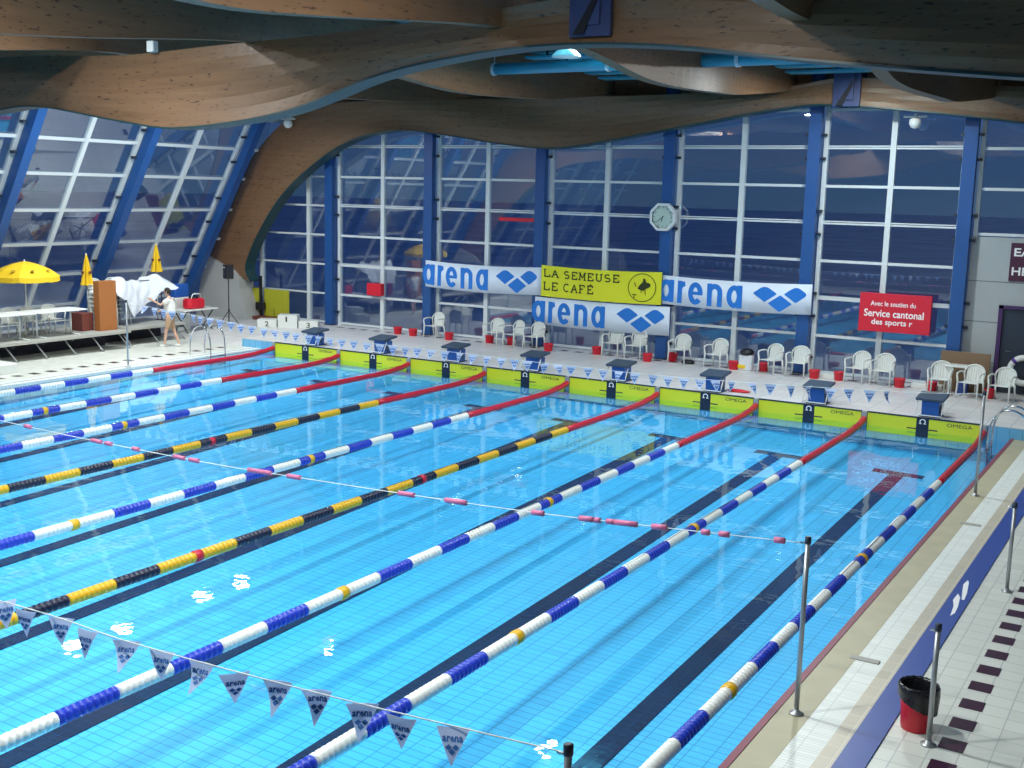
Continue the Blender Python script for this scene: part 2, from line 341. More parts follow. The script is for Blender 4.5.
# ------------------------------------------------------------------ far glass wall
GY = 4.75
COLX = [-1.62, 2.42, 6.48, 10.57, 14.62, 18.45]
RAILS = [0.36, 1.33, 2.32, 3.31, 4.29, 5.25, 6.22, 7.19, 8.1]
def lx(z): return -7.85 + 0.6 * z
wn = 0
for i in range(6):
    wn += 1
    root = empty('window_%d' % wn, ((COLX[i] if i < 5 else 0) * 0, GY, 0)); tag(root, kind='structure')
    root.location = (0, 0, 0)
    b = MB(); p = MB()
    if i < 5:
        xa, xb = COLX[i] + 0.24, COLX[i + 1] - 0.16
        for x, hw in ((xa, 0.055), (xb, 0.05), ((xa + xb) / 2, 0.07)): b.box(x - hw, x + hw, GY - 0.08, GY + 0.06, 0.3, 8.15)
        for k, z in enumerate(RAILS):
            hw = 0.035 if k not in (4, 6) else 0.022
            b.box(xa, xb, GY - 0.05, GY + 0.04, z - hw, z + hw)
            if k in (2, 4, 6): b.box(xa, xb, GY - 0.05, GY + 0.04, z + 0.04, z + 0.07)
        p.box(xa, xb, GY - 0.008, GY + 0.008, 0.36, 8.1)
    else:
        # triangular bay between the leaning wall and the first column
        xb = COLX[0] - 0.16
        for x, hw in ((xb, 0.05), (-2.73, 0.07), (-3.6, 0.0), (-4.9, 0.06)):
            if hw: b.box(x - hw, x + hw, GY - 0.08, GY + 0.06, 0.3, min(8.15, (x + 7.75) / 0.6))
        for z in RAILS: b.box(lx(z) + .05, xb, GY - 0.05, GY + 0.04, z - 0.03, z + 0.03)
        b.add([(lx(0.3), GY - .08, .3), (lx(.3) + .14, GY - .08, .3), (lx(8.1) + .14, GY - .08, 8.1), (lx(8.1), GY - .08, 8.1),
               (lx(0.3), GY + .06, .3), (lx(.3) + .14, GY + .06, .3), (lx(8.1) + .14, GY + .06, 8.1), (lx(8.1), GY + .06, 8.1)],
              [(0, 1, 2, 3), (7, 6, 5, 4), (0, 3, 7, 4), (1, 5, 6, 2), (3, 2, 6, 7), (0, 4, 5, 1)])
        p.prism([(lx(.36), .36), (xb, .36), (xb, 8.1), (lx(8.1), 8.1)], 'y', GY - 0.008, GY + 0.008)
    b.build('window_frame', 'frame', root); p.build('pane', 'glass', root)
# right of the last column: concrete wall with door and a window above
b = MB()
b.box(18.62, 19.42, GY - 0.06, GY + 0.12, 0.3, 4.1); b.box(19.42, 21.0, GY - 0.06, GY + 0.12, 2.45, 4.1); b.box(21.0, 26.0, GY - 0.06, GY + 0.12, 0.3, 4.1)
for z in (3.02, 2.02, 1.02):
    for xa, xb in (((18.62, 19.42),) if z < 2.4 else ((18.62, 21.0),)): b.box(xa, xb, GY - 0.062, GY - 0.05, z - 0.012, z + 0.012, 1)
tag(b.build('wall_far', ['wallgrey', 'joint']), kind='structure')
d = empty('door_1', (0, 0, 0)); tag(d, kind='structure')
leaf = MB().box(19.5, 20.92, GY - 0.03, GY + 0.04, 0.3, 2.38).build('door_leaf', 'darkmetal', d)
b = MB().box(19.4, 19.5, GY - 0.1, GY + 0.1, 0.3, 2.46).box(20.92, 21.02, GY - 0.1, GY + 0.1, 0.3, 2.46).box(19.4, 21.02, GY - 0.1, GY + 0.1, 2.38, 2.46); b.build('door_frame', 'purple', d)
MB().tube([(19.62, GY - .04, 1.35), (19.62, GY - .1, 1.35), (19.76, GY - .1, 1.35)], 0.015).build('door_handle', 'chrome', leaf)
root = empty('window_7'); tag(root, kind='structure'); b = MB()
for x in (18.7, 20.0, 22.5, 25.9): b.box(x - 0.05, x + 0.05, GY - 0.08, GY + 0.06, 4.1, 8.15)
for z in (4.16, 5.25, 6.22, 7.19, 8.1): b.box(18.7, 25.9, GY - 0.05, GY + 0.04, z - 0.035, z + 0.035)
b.build('window_frame', 'frame', root); MB().box(18.7, 25.9, GY - .008, GY + .008, 4.16, 8.1).build('pane', 'glass', root)

# blue steel columns of the far wall
ordn = ['first', 'second', 'third', 'fourth', 'fifth', 'sixth']
clab = ['blue steel column left of the small red box, nearest the winners podium', 'blue steel column at the left end of the leftmost arena banner', 'blue steel column at the left edge of the yellow banner',
        'blue steel column behind the octagonal clock', 'blue steel column between the right arena banner and the red sponsor board', 'blue steel column at the corner of the grey concrete wall']
for i, x in enumerate(COLX):
    r = empty('steel_column', (x, GY - 0.24, 0.3)); tag(r, clab[i], 'column', 'blue steel columns of the far glass wall')
    b = MB().box(-0.16, 0.16, -0.10, -0.08, 0, 7.9).box(-0.16, 0.16, 0.08, 0.10, 0, 7.9).box(-0.16, -0.03, -0.08, 0.08, 0, 7.9).box(0.03, 0.16, -0.08, 0.08, 0, 7.9)
    b.build('shaft', 'steel_blue', r)
    MB().bev(-0.2, 0.2, -0.14, 0.14, 0, 0.03, 0.01).build('base_plate', 'darkmetal', r)
    b = MB()
    for z in (0.45, 1.55, 2.15, 3.7, 4.3, 5.65, 6.25):
        for sx in (-1, 1): b.box(min(sx * .14, sx * .27), max(sx * .14, sx * .27), 0.06, 0.15, z - .035, z + .035); b.tube([(sx * .2, 0.0, z), (sx * .2, 0.1, z)], 0.02, 6)
    b.build('glazing_bracket', 'darkmetal', r)

# ------------------------------------------------------------------ left leaning glass wall
LY = [3.0, -1.15, -5.25, -9.12, -13.3, -17.55, -21.65, -25.8]
LZ = [0.3, 1.05, 2.05, 3.03, 4.05, 5.1, 6.07, 7.05, 8.1]
def slant_bar(mb, y0, y1, za, zb, off, th, mi=0):
    vs = []
    for y in (y0, y1):
        for z in (za, zb):
            vs += [(lx(z) + off, y, z), (lx(z) + off + th, y, z)]
    mb.add(vs, [(0, 1, 3, 2), (4, 6, 7, 5), (0, 4, 5, 1), (2, 3, 7, 6), (0, 2, 6, 4), (1, 5, 7, 3)], mi)
for i in range(len(LY)):
    wn = 8 + i
    root = empty('window_%d' % wn); tag(root, kind='structure'); b = MB(); p = MB()
    if i == 0: ya, yb = LY[0] + 0.12, GY - 0.1
    else: ya, yb = LY[i] + 0.22, LY[i - 1] - 0.16
    for y, hw in ((ya, 0.06), (yb, 0.06)) + ((((ya + yb) / 2, 0.07),) if i else ()): slant_bar(b, y - hw, y + hw, 0.05, 8.1, -0.05, 0.14)
    for z in LZ: slant_bar(b, ya, yb, z - 0.045, z + 0.045, -0.03, 0.10)
    slant_bar(p, ya, yb, 0.3, 8.1, 0.0, 0.012)
    b.build('window_frame', 'frame', root); p.build('pane', 'glass', root)
llab = ['blue leaning steel column beside the wooden arch foot', 'blue leaning steel column above the orange brown cabinet', 'blue leaning steel column at the left edge, beyond the open yellow parasol']
for i, y in enumerate(LY[:7]):
    r = empty('leaning_column', (lx(0.05) + 0.2, y, 0.05))
    tag(r, llab[i] if i < 3 else 'blue leaning steel column of the left glass wall outside the frame', 'column', 'blue leaning columns of the left glass wall')
    b = MB(); x0 = lx(0.05) + 0.2
    def sb(y0, y1, off, th):
        vs = []
        for yy in (y0, y1):
            for z in (0.0, 8.0): vs += [(0.6 * z + off, yy, z), (0.6 * z + off + th, yy, z)]
        b.add(vs, [(0, 1, 3, 2), (4, 6, 7, 5), (0, 4, 5, 1), (2, 3, 7, 6), (0, 2, 6, 4), (1, 5, 7, 3)])
    sb(-.14, .14, 0.0, .03); sb(-.14, .14, .30, .03); sb(-.14, -.1, .03, .27); sb(.1, .14, .03, .27)
    b.build('shaft', 'steel_blue', r)
    b = MB()
    for z in (1.7, 2.4, 3.6, 4.4, 5.6, 6.4):
        for sy in (-1, 1): b.box(0.6 * z - .14, 0.6 * z + .02, min(sy * .12, sy * .25), max(sy * .12, sy * .25), z - .04, z + .04)
    b.build('glazing_bracket', 'darkmetal', r)
# enclosing walls that the photograph sees only as reflections
tag(MB().box(26.0, 26.2, -30, 5, -0.3, 8.5).build('wall_right', 'wallback'), kind='structure')
tag(MB().box(-8.2, 26.2, -30.2, -30, -0.3, 8.5).build('wall_near', 'wallback'), kind='structure')
tag(MB().box(-400, -8.2, -90, 400, -0.6, -0.05).box(26.2, 400, -90, 400, -0.6, -0.05).box(-8.2, 26.2, 5.0, 400, -0.6, -0.05).box(-8.2, 26.2, -90, -30.2, -0.6, -0.05).build('ground_outside', 'outside'), 'dark ground outside the hall at dusk', 'ground', kind='structure')

# ------------------------------------------------------------------ roof: slats, arches, purlins
b = MB().box(-3.2, 26.2, -30.2, 5.0, 8.62, 8.8, 1)
y = -29.8
while y < 4.6:
    b.box(-3.1, 26.0, y, y + 0.34, 8.30, 8.36, 0); y += 0.46
for x in (2, 6.3, 11.3, 16.2, 21): b.box(x - .06, x + .06, -30, 4.9, 8.36, 8.62, 1)
for xa, xb in ((9.0, 13.6), (14.2, 18.5), (19.1, 22.9)):
    for yy, zz in ((-0.9, 8.10), (0.1, 8.04), (2.2, 8.04), (3.0, 7.98)):
        b.box(xa, xb, yy, yy + .5, zz, zz + .05, 0)
        for xx in (xa + .5, xb - .5): b.box(xx - .02, xx + .02, yy + .2, yy + .24, zz + .05, 8.30, 1)
tag(b.build('ceiling', ['teal', 'roof']), kind='structure')

A_low = smooth_tab([(-4.60, 1.62), (-4.83, 2.18), (-4.02, 3.58), (-2.75, 4.95), (-0.61, 6.25), (1.39, 6.71), (3.4, 6.58), (5.44, 6.31), (7.46, 6.2), (10.55, 6.66), (13.86, 7.19), (15.64, 7.24), (19.68, 6.79), (22.5, 6.25), (25.9, 6.1)])
A_up = smooth_tab([(-6.62, 2.36), (-5.88, 4.03), (-4.53, 5.75), (-3.17, 6.9), (-1.8, 7.48), (1.0, 7.62), (3.4, 7.6), (5.4, 7.58), (8.05, 7.58), (11.0, 7.6), (14.0, 7.72), (15.6, 7.9), (19.0, 7.62), (22.5, 7.5), (25.9, 7.4)])
B_low = smooth_tab([(-4.75, 1.62), (-4.83, 2.18), (-4.02, 3.5), (-2.75, 4.8), (-0.9, 6.0), (1.63, 6.37), (3.0, 6.41), (5.31, 6.10), (6.95, 5.96), (9.5, 6.22), (11.8, 6.83), (14.33, 7.12), (16.6, 7.06), (19.0, 6.75), (22.5, 6.4), (25.9, 6.3)])
B_up = smooth_tab([(-6.62, 2.36), (-5.88, 4.0), (-4.53, 5.6), (-3.17, 6.7), (-1.8, 7.2), (1.0, 7.4), (3.0, 7.4), (5.5, 7.32), (8.0, 7.40), (11.0, 7.5), (14.0, 7.7), (16.0, 7.8), (19.0, 7.6), (22.5, 7.5), (25.9, 7.4)])
def resample(tab, n):
    P = [Vector(p) for p in tab]; L = [0.0]
    for a, c in zip(P, P[1:]): L.append(L[-1] + (c - a).length)
    out = []; j = 0
    for k in range(n + 1):
        t = L[-1] * k / n
        while j < len(L) - 2 and L[j + 1] < t: j += 1
        q = (t - L[j]) / max(1e-9, L[j + 1] - L[j]); out.append(tuple(P[j].lerp(P[j + 1], min(1, q))))
    return out
def two_part(tab):
    j = min(range(len(tab)), key=lambda i: abs(tab[i][0] - 1.2))
    return resample(tab[:j + 1], 36)[:-1] + resample(tab[j:], 90)
def arch(name, low, up, yc, th, label, ph):
    low = two_part(low); up = two_part(up)
    r = empty(name, (-5.6, yc, 1.8)); tag(r, label, 'beam', 'wavy glulam arches across the hall')
    n = len(low); mb = MB(); K = 6; vs = []
    for i in range(n):
        lo, hi = Vector(low[i]), Vector(up[i]); s = i / n
        for j in range(K + 1):
            p = lo.lerp(hi, j / K)
            bul = 0.10 * math.sin(p.x * 0.75 + ph + j * 0.35) * math.sin(PI * j / K)
            vs.append((p.x + 5.6, -th / 2 + bul, p.y - 1.8))
        for j in range(K, -1, -1):
            p = lo.lerp(hi, j / K); vs.append((p.x + 5.6, th / 2, p.y - 1.8))
    W = 2 * (K + 1); fs = []
    for i in range(n - 1):
        for k in range(W): fs.append((i * W + k, i * W + (k + 1) % W, (i + 1) * W + (k + 1) % W, (i + 1) * W + k))
    fs.append(tuple(range(W - 1, -1, -1))); fs.append(tuple((n - 1) * W + k for k in range(W)))
    mb.add(vs, fs, 0, False); mb.build('glulam_board', 'wood', r)
    mb = MB(); vs = []
    for i in range(n):
        p = low[i]
        a = Vector(low[max(i - 1, 0)]); c = Vector(low[min(i + 1, n - 1)]); dd = (c - a).normalized(); nn = Vector((dd.y, -dd.x)) * 0.035
        vs += [(p[0] + 5.6, -th / 2 - .02, p[1] - 1.8), (p[0] + 5.6, th / 2 + .02, p[1] - 1.8), (p[0] + nn.x + 5.6, th / 2 + .02, p[1] + nn.y - 1.8), (p[0] + nn.x + 5.6, -th / 2 - .02, p[1] + nn.y - 1.8)]
    fs = []
    for i in range(n - 1):
        for k in range(4): fs.append((i * 4 + k, i * 4 + (k + 1) % 4, (i + 1) * 4 + (k + 1) % 4, (i + 1) * 4 + k))
    mb.add(vs, fs); mb.build('steel_edge_strip', 'tealedge', r)
    # steel joint shoe
    mb = MB().box(15.23 + 5.6, 15.9 + 5.6, -th / 2 - .12, -th / 2 - .05, 7.2 - 1.8, 8.22 - 1.8).box(15.23 + 5.6, 15.9 + 5.6, th / 2 + .0, th / 2 + .06, 7.2 - 1.8, 8.22 - 1.8)
    mb.box(15.4 + 5.6, 15.75 + 5.6, -th / 2 - .18, -th / 2 - .12, 7.35 - 1.8, 8.2 - 1.8)
    mb.prism([(15.33 + 5.6, 7.22 - 1.8), (15.5 + 5.6, 7.22 - 1.8), (15.74 + 5.6, 7.72 - 1.8), (15.7 + 5.6, 7.8 - 1.8)], 'y', -th / 2 - .2, -th / 2 - .17, 1)
    mb.build('steel_joint_plate', ['jointsteel', 'black'], r)
    return r
arch('glulam_arch', A_low, A_up, 4.02, 0.42, 'far wavy wooden arch rising from the concrete pier in front of the glass wall', 0.3)
arch('glulam_arch', B_low, B_up, -9.78, 0.42, 'nearer wavy wooden beam spanning the top of the picture above the pool', 1.6)
arch('glulam_arch', B_low, B_up, -24.5, 0.42, 'nearest wavy wooden beam above the camera end of the pool', 1.0)
# concrete piers carrying the arches
for yy, lab in ((4.02, 'pale leaning concrete pier under the far wooden arch behind the loudspeaker'), (-9.78, 'pale leaning concrete pier under the nearer wooden beam, left of the frame'), (-24.5, 'pale leaning concrete pier under the nearest beam, outside the frame')):
    z0 = 0.3 if yy > 0 else 0.05
    b = MB().prism([(-7.1, z0), (-7.0, 1.0), (-6.55, 2.44), (-5.3, 1.98), (-5.0, 1.72), (-4.98, 1.35), (-4.6, z0)], 'y', -0.36, 0.36)
    o = b.build('concrete_pier', 'concrete', loc=(0, yy, 0)); tag(o, lab, 'pier', 'concrete piers')
# purlins resting on the arches
def purl_z(y):
    return lerp(PT, y)
PT = smooth_tab([(-29, 6.9), (-24.5, 7.45), (-20.5, 7.0), (-16.5, 6.88), (-13.8, 7.05), (-10.0, 7.42), (-8.0, 7.42), (-5.4, 7.2), (-2.8, 7.12), (0, 7.22), (2.2, 7.42), (4.5, 7.7)])
for i, (px, dz) in enumerate(((-0.4, 0.0), (4.3, 0.03), (8.7, 0.0), (13.9, 0.0), (18.8, -0.25), (23.2, -0.3))):
    r = empty('roof_purlin', (px, -12, 7.4))
    labs = ['leftmost wavy wooden purlin under the roof, ending above the leaning glass wall', 'second wavy wooden purlin from the left under the roof', 'wavy wooden purlin sloping in left of the bright ceiling light', 'wavy wooden purlin just right of the bright ceiling light', 'wavy wooden purlin right of the lit steel joint', 'rightmost wavy wooden purlin, along the right edge of the roof']
    tag(r, labs[i], 'purlin', 'wavy wooden purlins'); mb = MB(); vs = []; n = 0; y = -29.0
    while y <= 4.55:
        z = purl_z(y) + dz * min(1, max(0, (y + 12) / 3))
        off = 0.10 * math.sin(y * 1.15 + i); th = 0.13
        hi = 8.28
        vs += [(off - th, y + 12, z - 7.4), (off + th, y + 12, z - 7.4), (0.3 * off + th, y + 12, hi - 7.4), (0.3 * off - th, y + 12, hi - 7.4)]; n += 1; y += 0.3
    fs = []
    for k in range(n - 1):
        for q in range(4): fs.append((k * 4 + q, k * 4 + (q + 1) % 4, (k + 1) * 4 + (q + 1) % 4, (k + 1) * 4 + q))
    fs += [(3, 2, 1, 0), tuple((n - 1) * 4 + q for q in range(4))]
    mb.add(vs, fs, 0, False); mb.build('wavy_board', 'wood', r)
# long teal duct under the slats
r = empty('ceiling_duct', (4.6, -2.0, 7.74)); tag(r, 'long pale teal pipe running across under the roof slats beside the bright lamp', 'pipe')
MB().tube([(0, 0, 0), (20.8, 0, 0)], 0.13, 14).build('pipe', 'teal', r); b = MB()
for k in range(7): b.tube([(1.2 + 3 * k, 0, 0), (1.28 + 3 * k, 0, 0)], 0.15, 14); b.tube([(1.24 + 3 * k, 0, .1), (1.24 + 3 * k, 0, .56)], 0.015, 6)
b.build('pipe_clamp', 'frame', r)

o = MB().bev(-3.0, 25.9, 4.615, 4.66, 7.42, 8.29, .01).build('eaves_board', 'wood'); tag(o, 'long straight brown wooden board closing the top of the far glass wall', 'board')
# ------------------------------------------------------------------ lamps: housings with area light
hl = None
plc = ['over the left end of the pool near the far wall', 'second over the left end of the pool', 'over the left deck by the open parasol', 'over the left deck nearest the nearer beam', 'high over the second lane line', 'high over the second lane line, nearer one',
       'glaring between the two wooden beams near the top centre', 'above the camera side of the middle lanes', 'over the far right starting blocks', 'over the right lanes', 'over the right pool edge', 'over the left lanes on the camera side', 'over the left edge on the camera side', 'over the right lanes on the camera side', 'over the near end of the pool', 'high in front of the nearer wooden beam']
for i, (x, y, z, pw) in enumerate(LAMPS):
    if hl is None:
        r = empty('ceiling_lamp'); MB().lathe([(0.05, 0.42), (0.09, 0.40), (0.11, 0.22), (0.30, 0.03), (0.31, 0.0), (0.28, 0.0), (0.1, 0.16)], n=20, cap=False).build('lamp_shade', 'white', r)
        MB().lathe([(0.02, 0.05), (0.07, 0.07), (0.085, 0.12), (0.07, 0.17), (0.03, 0.2)], n=14).build('bulb', 'lampglow', r)
        MB().tube([(0, 0, 0.42), (0, 0, 0.75)], 0.015, 6).build('hanging_rod', 'darkmetal', r)
        hl = r
    else: r = copy_tree(hl)
    r.location = (x, y, z); tag(r, 'high bay ceiling lamp ' + plc[i], 'lamp', 'high bay ceiling lamps')
    ld = bpy.data.lights.new('lamp_light', 'AREA'); ld.shape = 'DISK'; ld.size = 0.5; ld.energy = LAMP_POWER * pw; ld.spread = math.radians(180); ld.color = (0.96, 1.0, 0.98)
    lo = bpy.data.objects.new('lamp_light', ld); COL.objects.link(lo); lo.parent = r; lo.location = (0, 0, -0.02)
    if i in (6, 8):        # spot added beside the shade to brighten the slats and pipe above
        lu = bpy.data.lights.new('added_uplight', 'SPOT'); lu.energy = 800; lu.spot_size = 2.6; lu.shadow_soft_size = 0.12; lu.color = (0.9, 1.0, 1.0)
        lq = bpy.data.objects.new('added_uplight', lu); COL.objects.link(lq); lq.parent = r; lq.location = (0.42, 0, 0.05); lq.rotation_euler = (PI, 0, 0)
exec_done = True

# ================================================================== LANE ROPES
def float_mesh(name, r0, r1, n, L, mname):
    # a run of ridged discs along -y, starting at y=0
    prof = []; d = L / n
    for k in range(n):
        y0 = -k * d
        prof += [(r0 * .55, y0), (r1, y0 - d * .12), (r1, y0 - d * .70), (r0 * .55, y0 - d * .85)]
    mb = MB().lathe(prof, n=10, axis='y', cap=True)
    me_o = mb.build(name, mname); return me_o
SEC = 0.69
tmpl = {}
for nm, mn in (('white_float_run', 'whitef'), ('blue_float_run', 'blue'), ('yellow_float_run', 'yellowf'), ('black_float_run', 'blackf')):
    tmpl[nm] = float_mesh(nm, 0.07, 0.075, 9, SEC, mn)
mk = MB().lathe([(0.04, 0.06), (0.082, 0.055), (0.085, -0.055), (0.04, -0.06)], n=12, axis='y').build('distance_marker', 'yellowf')
mkr = MB().lathe([(0.04, 0.06), (0.082, 0.055), (0.085, -0.055), (0.04, -0.06)], n=12, axis='y').build('distance_marker', 'red')
lab = ['leftmost lane rope, white and blue floats along the left pool edge', 'second lane rope from the left, white and blue floats', 'third lane rope from the left, white and blue, before the yellow and black one',
       'fourth lane rope from the left, the far yellow and black one', 'middle lane rope, white and blue floats between the two yellow and black ropes', 'sixth lane rope from the left, the nearer yellow and black one',
       'white and blue lane rope just right of the nearer yellow and black rope', 'second lane rope from the right, white and blue floats', 'rightmost lane rope, white and blue floats beside the right pool edge']
for i in range(9):
    r = empty('lane_rope', (2.5 * i, 0, 0)); tag(r, lab[i], 'lane rope', 'lane ropes')
    yk = i in (3, 5)
    pts = [(0, -0.02, 0.13), (0, -0.35, 0.07), (0, -0.9, 0.02), (0, -1.5, 0.0), (0, -3, 0.0), (0, -4.68, 0.0)]
    mb = MB()
    P = []
    for a, c in zip(pts, pts[1:]):
        for k in range(8): P.append(Vector(a).lerp(Vector(c), k / 8))
    P.append(Vector(pts[-1])); mb.tube(P, 0.07, 12, rs=[0.072 if k % 2 == 0 else 0.066 for k in range(len(P))]); mb.build('red_end_section', 'red', r)
    MB().tube([(0, 0.0, 0.13), (0, -25, 0.0)], 0.006, 5).build('steel_cable', 'chrome', r)
    seq = []
    y = -4.70; k = 0
    while y - SEC > -20.4:
        idx = k if k < 15 else 29 - k
        seq.append((y, idx % 2 == 0)); y -= SEC; k += 1
    for (yy, first) in seq:
        nm = ('yellow_float_run' if first else 'black_float_run') if yk else ('white_float_run' if first else 'blue_float_run')
        c = tmpl[nm].copy(); COL.objects.link(c); c.parent = r; c.location = (0, yy, 0); c.rotation_euler = (0, random.uniform(0, 1), 0)
    mb = MB(); mb.tube([(0, -20.32, 0), (0, -22, 0), (0, -24.97, 0.08)], 0.07, 12); mb.build('red_end_section', 'red', r)
    for yy in (-9.9, -15.05): 
        c = (mkr if yk else mk).copy(); COL.objects.link(c); c.parent = r; c.location = (0, yy, 0)
for o in list(tmpl.values()) + [mk, mkr]: bpy.data.objects.remove(o)

# ================================================================== TOUCHPADS
def pad_obj():
    r = empty('touchpad')
    W = 1.18
    b = MB().box(-W, W, -0.04, -0.006, -0.125, 0.285, 0)
    b.box(-W - .01, W + .01, -0.05, 0.02, 0.283, 0.306, 1)
    b.box(-W - .012, -W, -0.045, -0.006, -0.125, 0.283, 1).box(W, W + .012, -0.045, -0.006, -0.125, 0.283, 1)
    # printed cross
    b.box(-.13, .13, -0.0425, -0.04, -0.125, 0.283, 1); b.box(-.32, .32, -0.044, -0.0425, 0.035, 0.06, 1)
    fn = lambda u, v: (0.50 + u, -0.0435, 0.165 + v)
    text_faces(b, 'OMEGA', 0.52, 0.075, fn, 1)
    fo = lambda u, v: (u, -0.0455, v)
    b.stroke(arc(0, 0.215, 0.055, 0.05, -60, 240, 16), 0.022, fo, 2); b.box(-.075, -.02, -.0455, -.0430, .160, .180, 2); b.box(.02, .075, -.0455, -.0430, .160, .180, 2)
    b.build('pad_panel', ['pad', 'navy', 'print_white'], r)
    return r
p0 = pad_obj()
for i in range(8):
    r = p0 if i == 0 else copy_tree(p0); r.location = (1.25 + 2.5 * i, -0.002, 0)
    nmb = ['far left', 'second', 'third', 'fourth', 'fifth', 'sixth', 'seventh', 'eighth'][i]
    tag(r, 'yellow touchpad with black centre band on the end wall, ' + (['leftmost of the eight', 'second from the left', 'third from the left', 'fourth from the left', 'fourth from the right', 'third from the right', 'second from the right', 'rightmost of the eight'][i]), 'touchpad', 'yellow touchpads on the end wall')
# rope anchors
a0 = empty('rope_anchor'); MB().bev(-.06, .06, -0.06, 0.0, -0.02, 0.29, 0.01).build('anchor_housing', 'pole', a0); MB().tube([(0, -.06, .13), (0, -.11, .13)], 0.02, 8).build('anchor_hook', 'chrome', a0)
for i in range(9):
    r = a0 if i == 0 else copy_tree(a0); r.location = (2.5 * i, -0.002, 0)
    tag(r, 'grey rope anchor on the end wall, ' + ['leftmost', 'second from the left', 'third from the left', 'fourth from the left', 'middle one of nine', 'fourth from the right', 'third from the right', 'second from the right', 'rightmost'][i], 'anchor', 'rope anchors on the end wall')
# ================================================================== START BLOCKS
def start_block():
    r = empty('starting_block')
    b = MB().prism([(0.16, 0.0), (0.52, 0.0), (0.55, 0.36), (0.12, 0.36)], 'x', -0.2, 0.2); b.build('block_body', 'blockblue', r)
    tr = Matrix.Translation((0, 0.32, 0.45)) @ Matrix.Rotation(math.radians(6), 4, 'X')
    MB().bev(-.33, .33, -.33, .33, -.03, .03, 0.015, tr=tr).build('platform', 'blocktop', r)
    b = MB(); b.box(-.16, .16, .14, .5, .35, .44, tr=None); b.build('platform_support', 'blockblue', r)
    b = MB().tube([(-.3, .12, .36), (-.3, .0, .16), (-.3, -.04, .06), (.3, -.04, .06), (.3, .0, .16), (.3, .12, .36)], 0.014, 8); b.build('backstroke_handle', 'white', r)
    b = MB().bev(-.25, .25, .1, .58, 0, .02, .01); b.build('base_plate', 'darkmetal', r)
    b = MB().box(.203, .215, .22, .42, .08, .26); b.build('side_step', 'blocktop', r)
    return r
s0 = start_block()
for i in range(8):
    r = s0 if i == 0 else copy_tree(s0); r.location = (1.35 + 2.5 * i, 0.0, 0.3); r.scale = (.9, .9, .95)
    tag(r, 'blue starting block with dark top, ' + ['leftmost, in front of the winners podium', 'second from the left', 'third from the left, by a single chair', 'fourth from the left, below the yellow banner edge', 'fourth from the right', 'third from the right, before the cloth bag', 'second from the right', 'rightmost, in front of the brown board'][i], 'starting block', 'blue starting blocks')

# ================================================================== CHAIRS
def make_chair():
    r = empty('plastic_armchair')
    # seat
    mb = MB(); nx, ny = 6, 6; vs = []
    for j in range(ny + 1):
        for i in range(nx + 1):
            u = i / nx * 2 - 1; v = j / ny; vs.append((u * (0.22 - 0.02 * v), -0.22 + 0.44 * v, 0.42 - 0.025 * (1 - u * u) * math.sin(PI * v) - 0.02 * v))
    n1 = len(vs); vs += [(x, y, z - 0.02) for x, y, z in vs]
    fs = []
    for j in range(ny):
        for i in range(nx):
            a = j * (nx + 1) + i; fs.append((a, a + 1, a + nx + 2, a + nx + 1)); fs.append((n1 + a, n1 + a + nx + 1, n1 + a + nx + 2, n1 + a + 1))
    per = [i for i in range(nx + 1)] + [j * (nx + 1) + nx for j in range(1, ny + 1)] + [ny * (nx + 1) + i for i in range(nx - 1, -1, -1)] + [j * (nx + 1) for j in range(ny - 1, 0, -1)]
    for k in range(len(per)): a, b_ = per[k], per[(k + 1) % len(per)]; fs.append((a, n1 + a, n1 + b_, b_))
    mb.add(vs, fs, 0, True); mb.build('seat', 'white', r)
    # backrest: rounded arch rim with vertical slats
    mb = MB(); rim = []
    for k in range(17):
        a = PI * k / 16; x = 0.25 * math.cos(a); z = 0.60 + 0.24 * math.sin(a) ** 0.8; rim.append((x, 0.20 + 0.10 * (z - 0.40) + 0.05 * math.sin(a) - .03, z))
    mb.tube([(0.22, 0.2, 0.4)] + rim + [(-0.22, 0.2, 0.4)], 0.02, 6)
    for k in range(-3, 4):
        x = k * 0.06; zt = 0.60 + 0.24 * max(0.0, 1 - (x / 0.25) ** 2) ** 0.4
        mb.box(x - 0.0265, x + 0.0265, 0, 0.012, 0, 1, tr=Matrix.Translation((0, 0.215, 0.40)) @ Matrix.Shear('XZ', 4, (0, 0)) @ Matrix(((1, 0, 0, 0), (0, 1, 0.12 * (zt - .4), 0), (0, 0, zt - 0.40, 0), (0, 0, 0, 1))))
    mb.build('backrest', 'white', r)
    for sx in (-1, 1):
        MB().tube([(sx * .25, .24, .60), (sx * .275, .12, .655), (sx * .28, -.05, .66), (sx * .275, -.2, .64), (sx * .265, -.24, .58)], 0.022, 6).build('armrest', 'white', r)
        MB().tube([(sx * .265, -.24, .59), (sx * .245, -.22, .42), (sx * .26, -.25, 0.0)], 0.02, 6, rs=[.02, .026, .02]).build('leg', 'white', r)
        MB().tube([(sx * .225, .2, .42), (sx * .24, .27, 0.0)], 0.02, 6, rs=[.028, .02]).build('leg', 'white', r)
    return r
ch0 = make_chair(); first = [True]
def chair(x, y, z, rz, label, group):
    r = ch0 if first[0] else copy_tree(ch0); first[0] = False
    r.location = (x, y, z); r.rotation_euler = (0, 0, rz); r.scale = (.97, .95, .93); tag(r, label, 'chair', group)
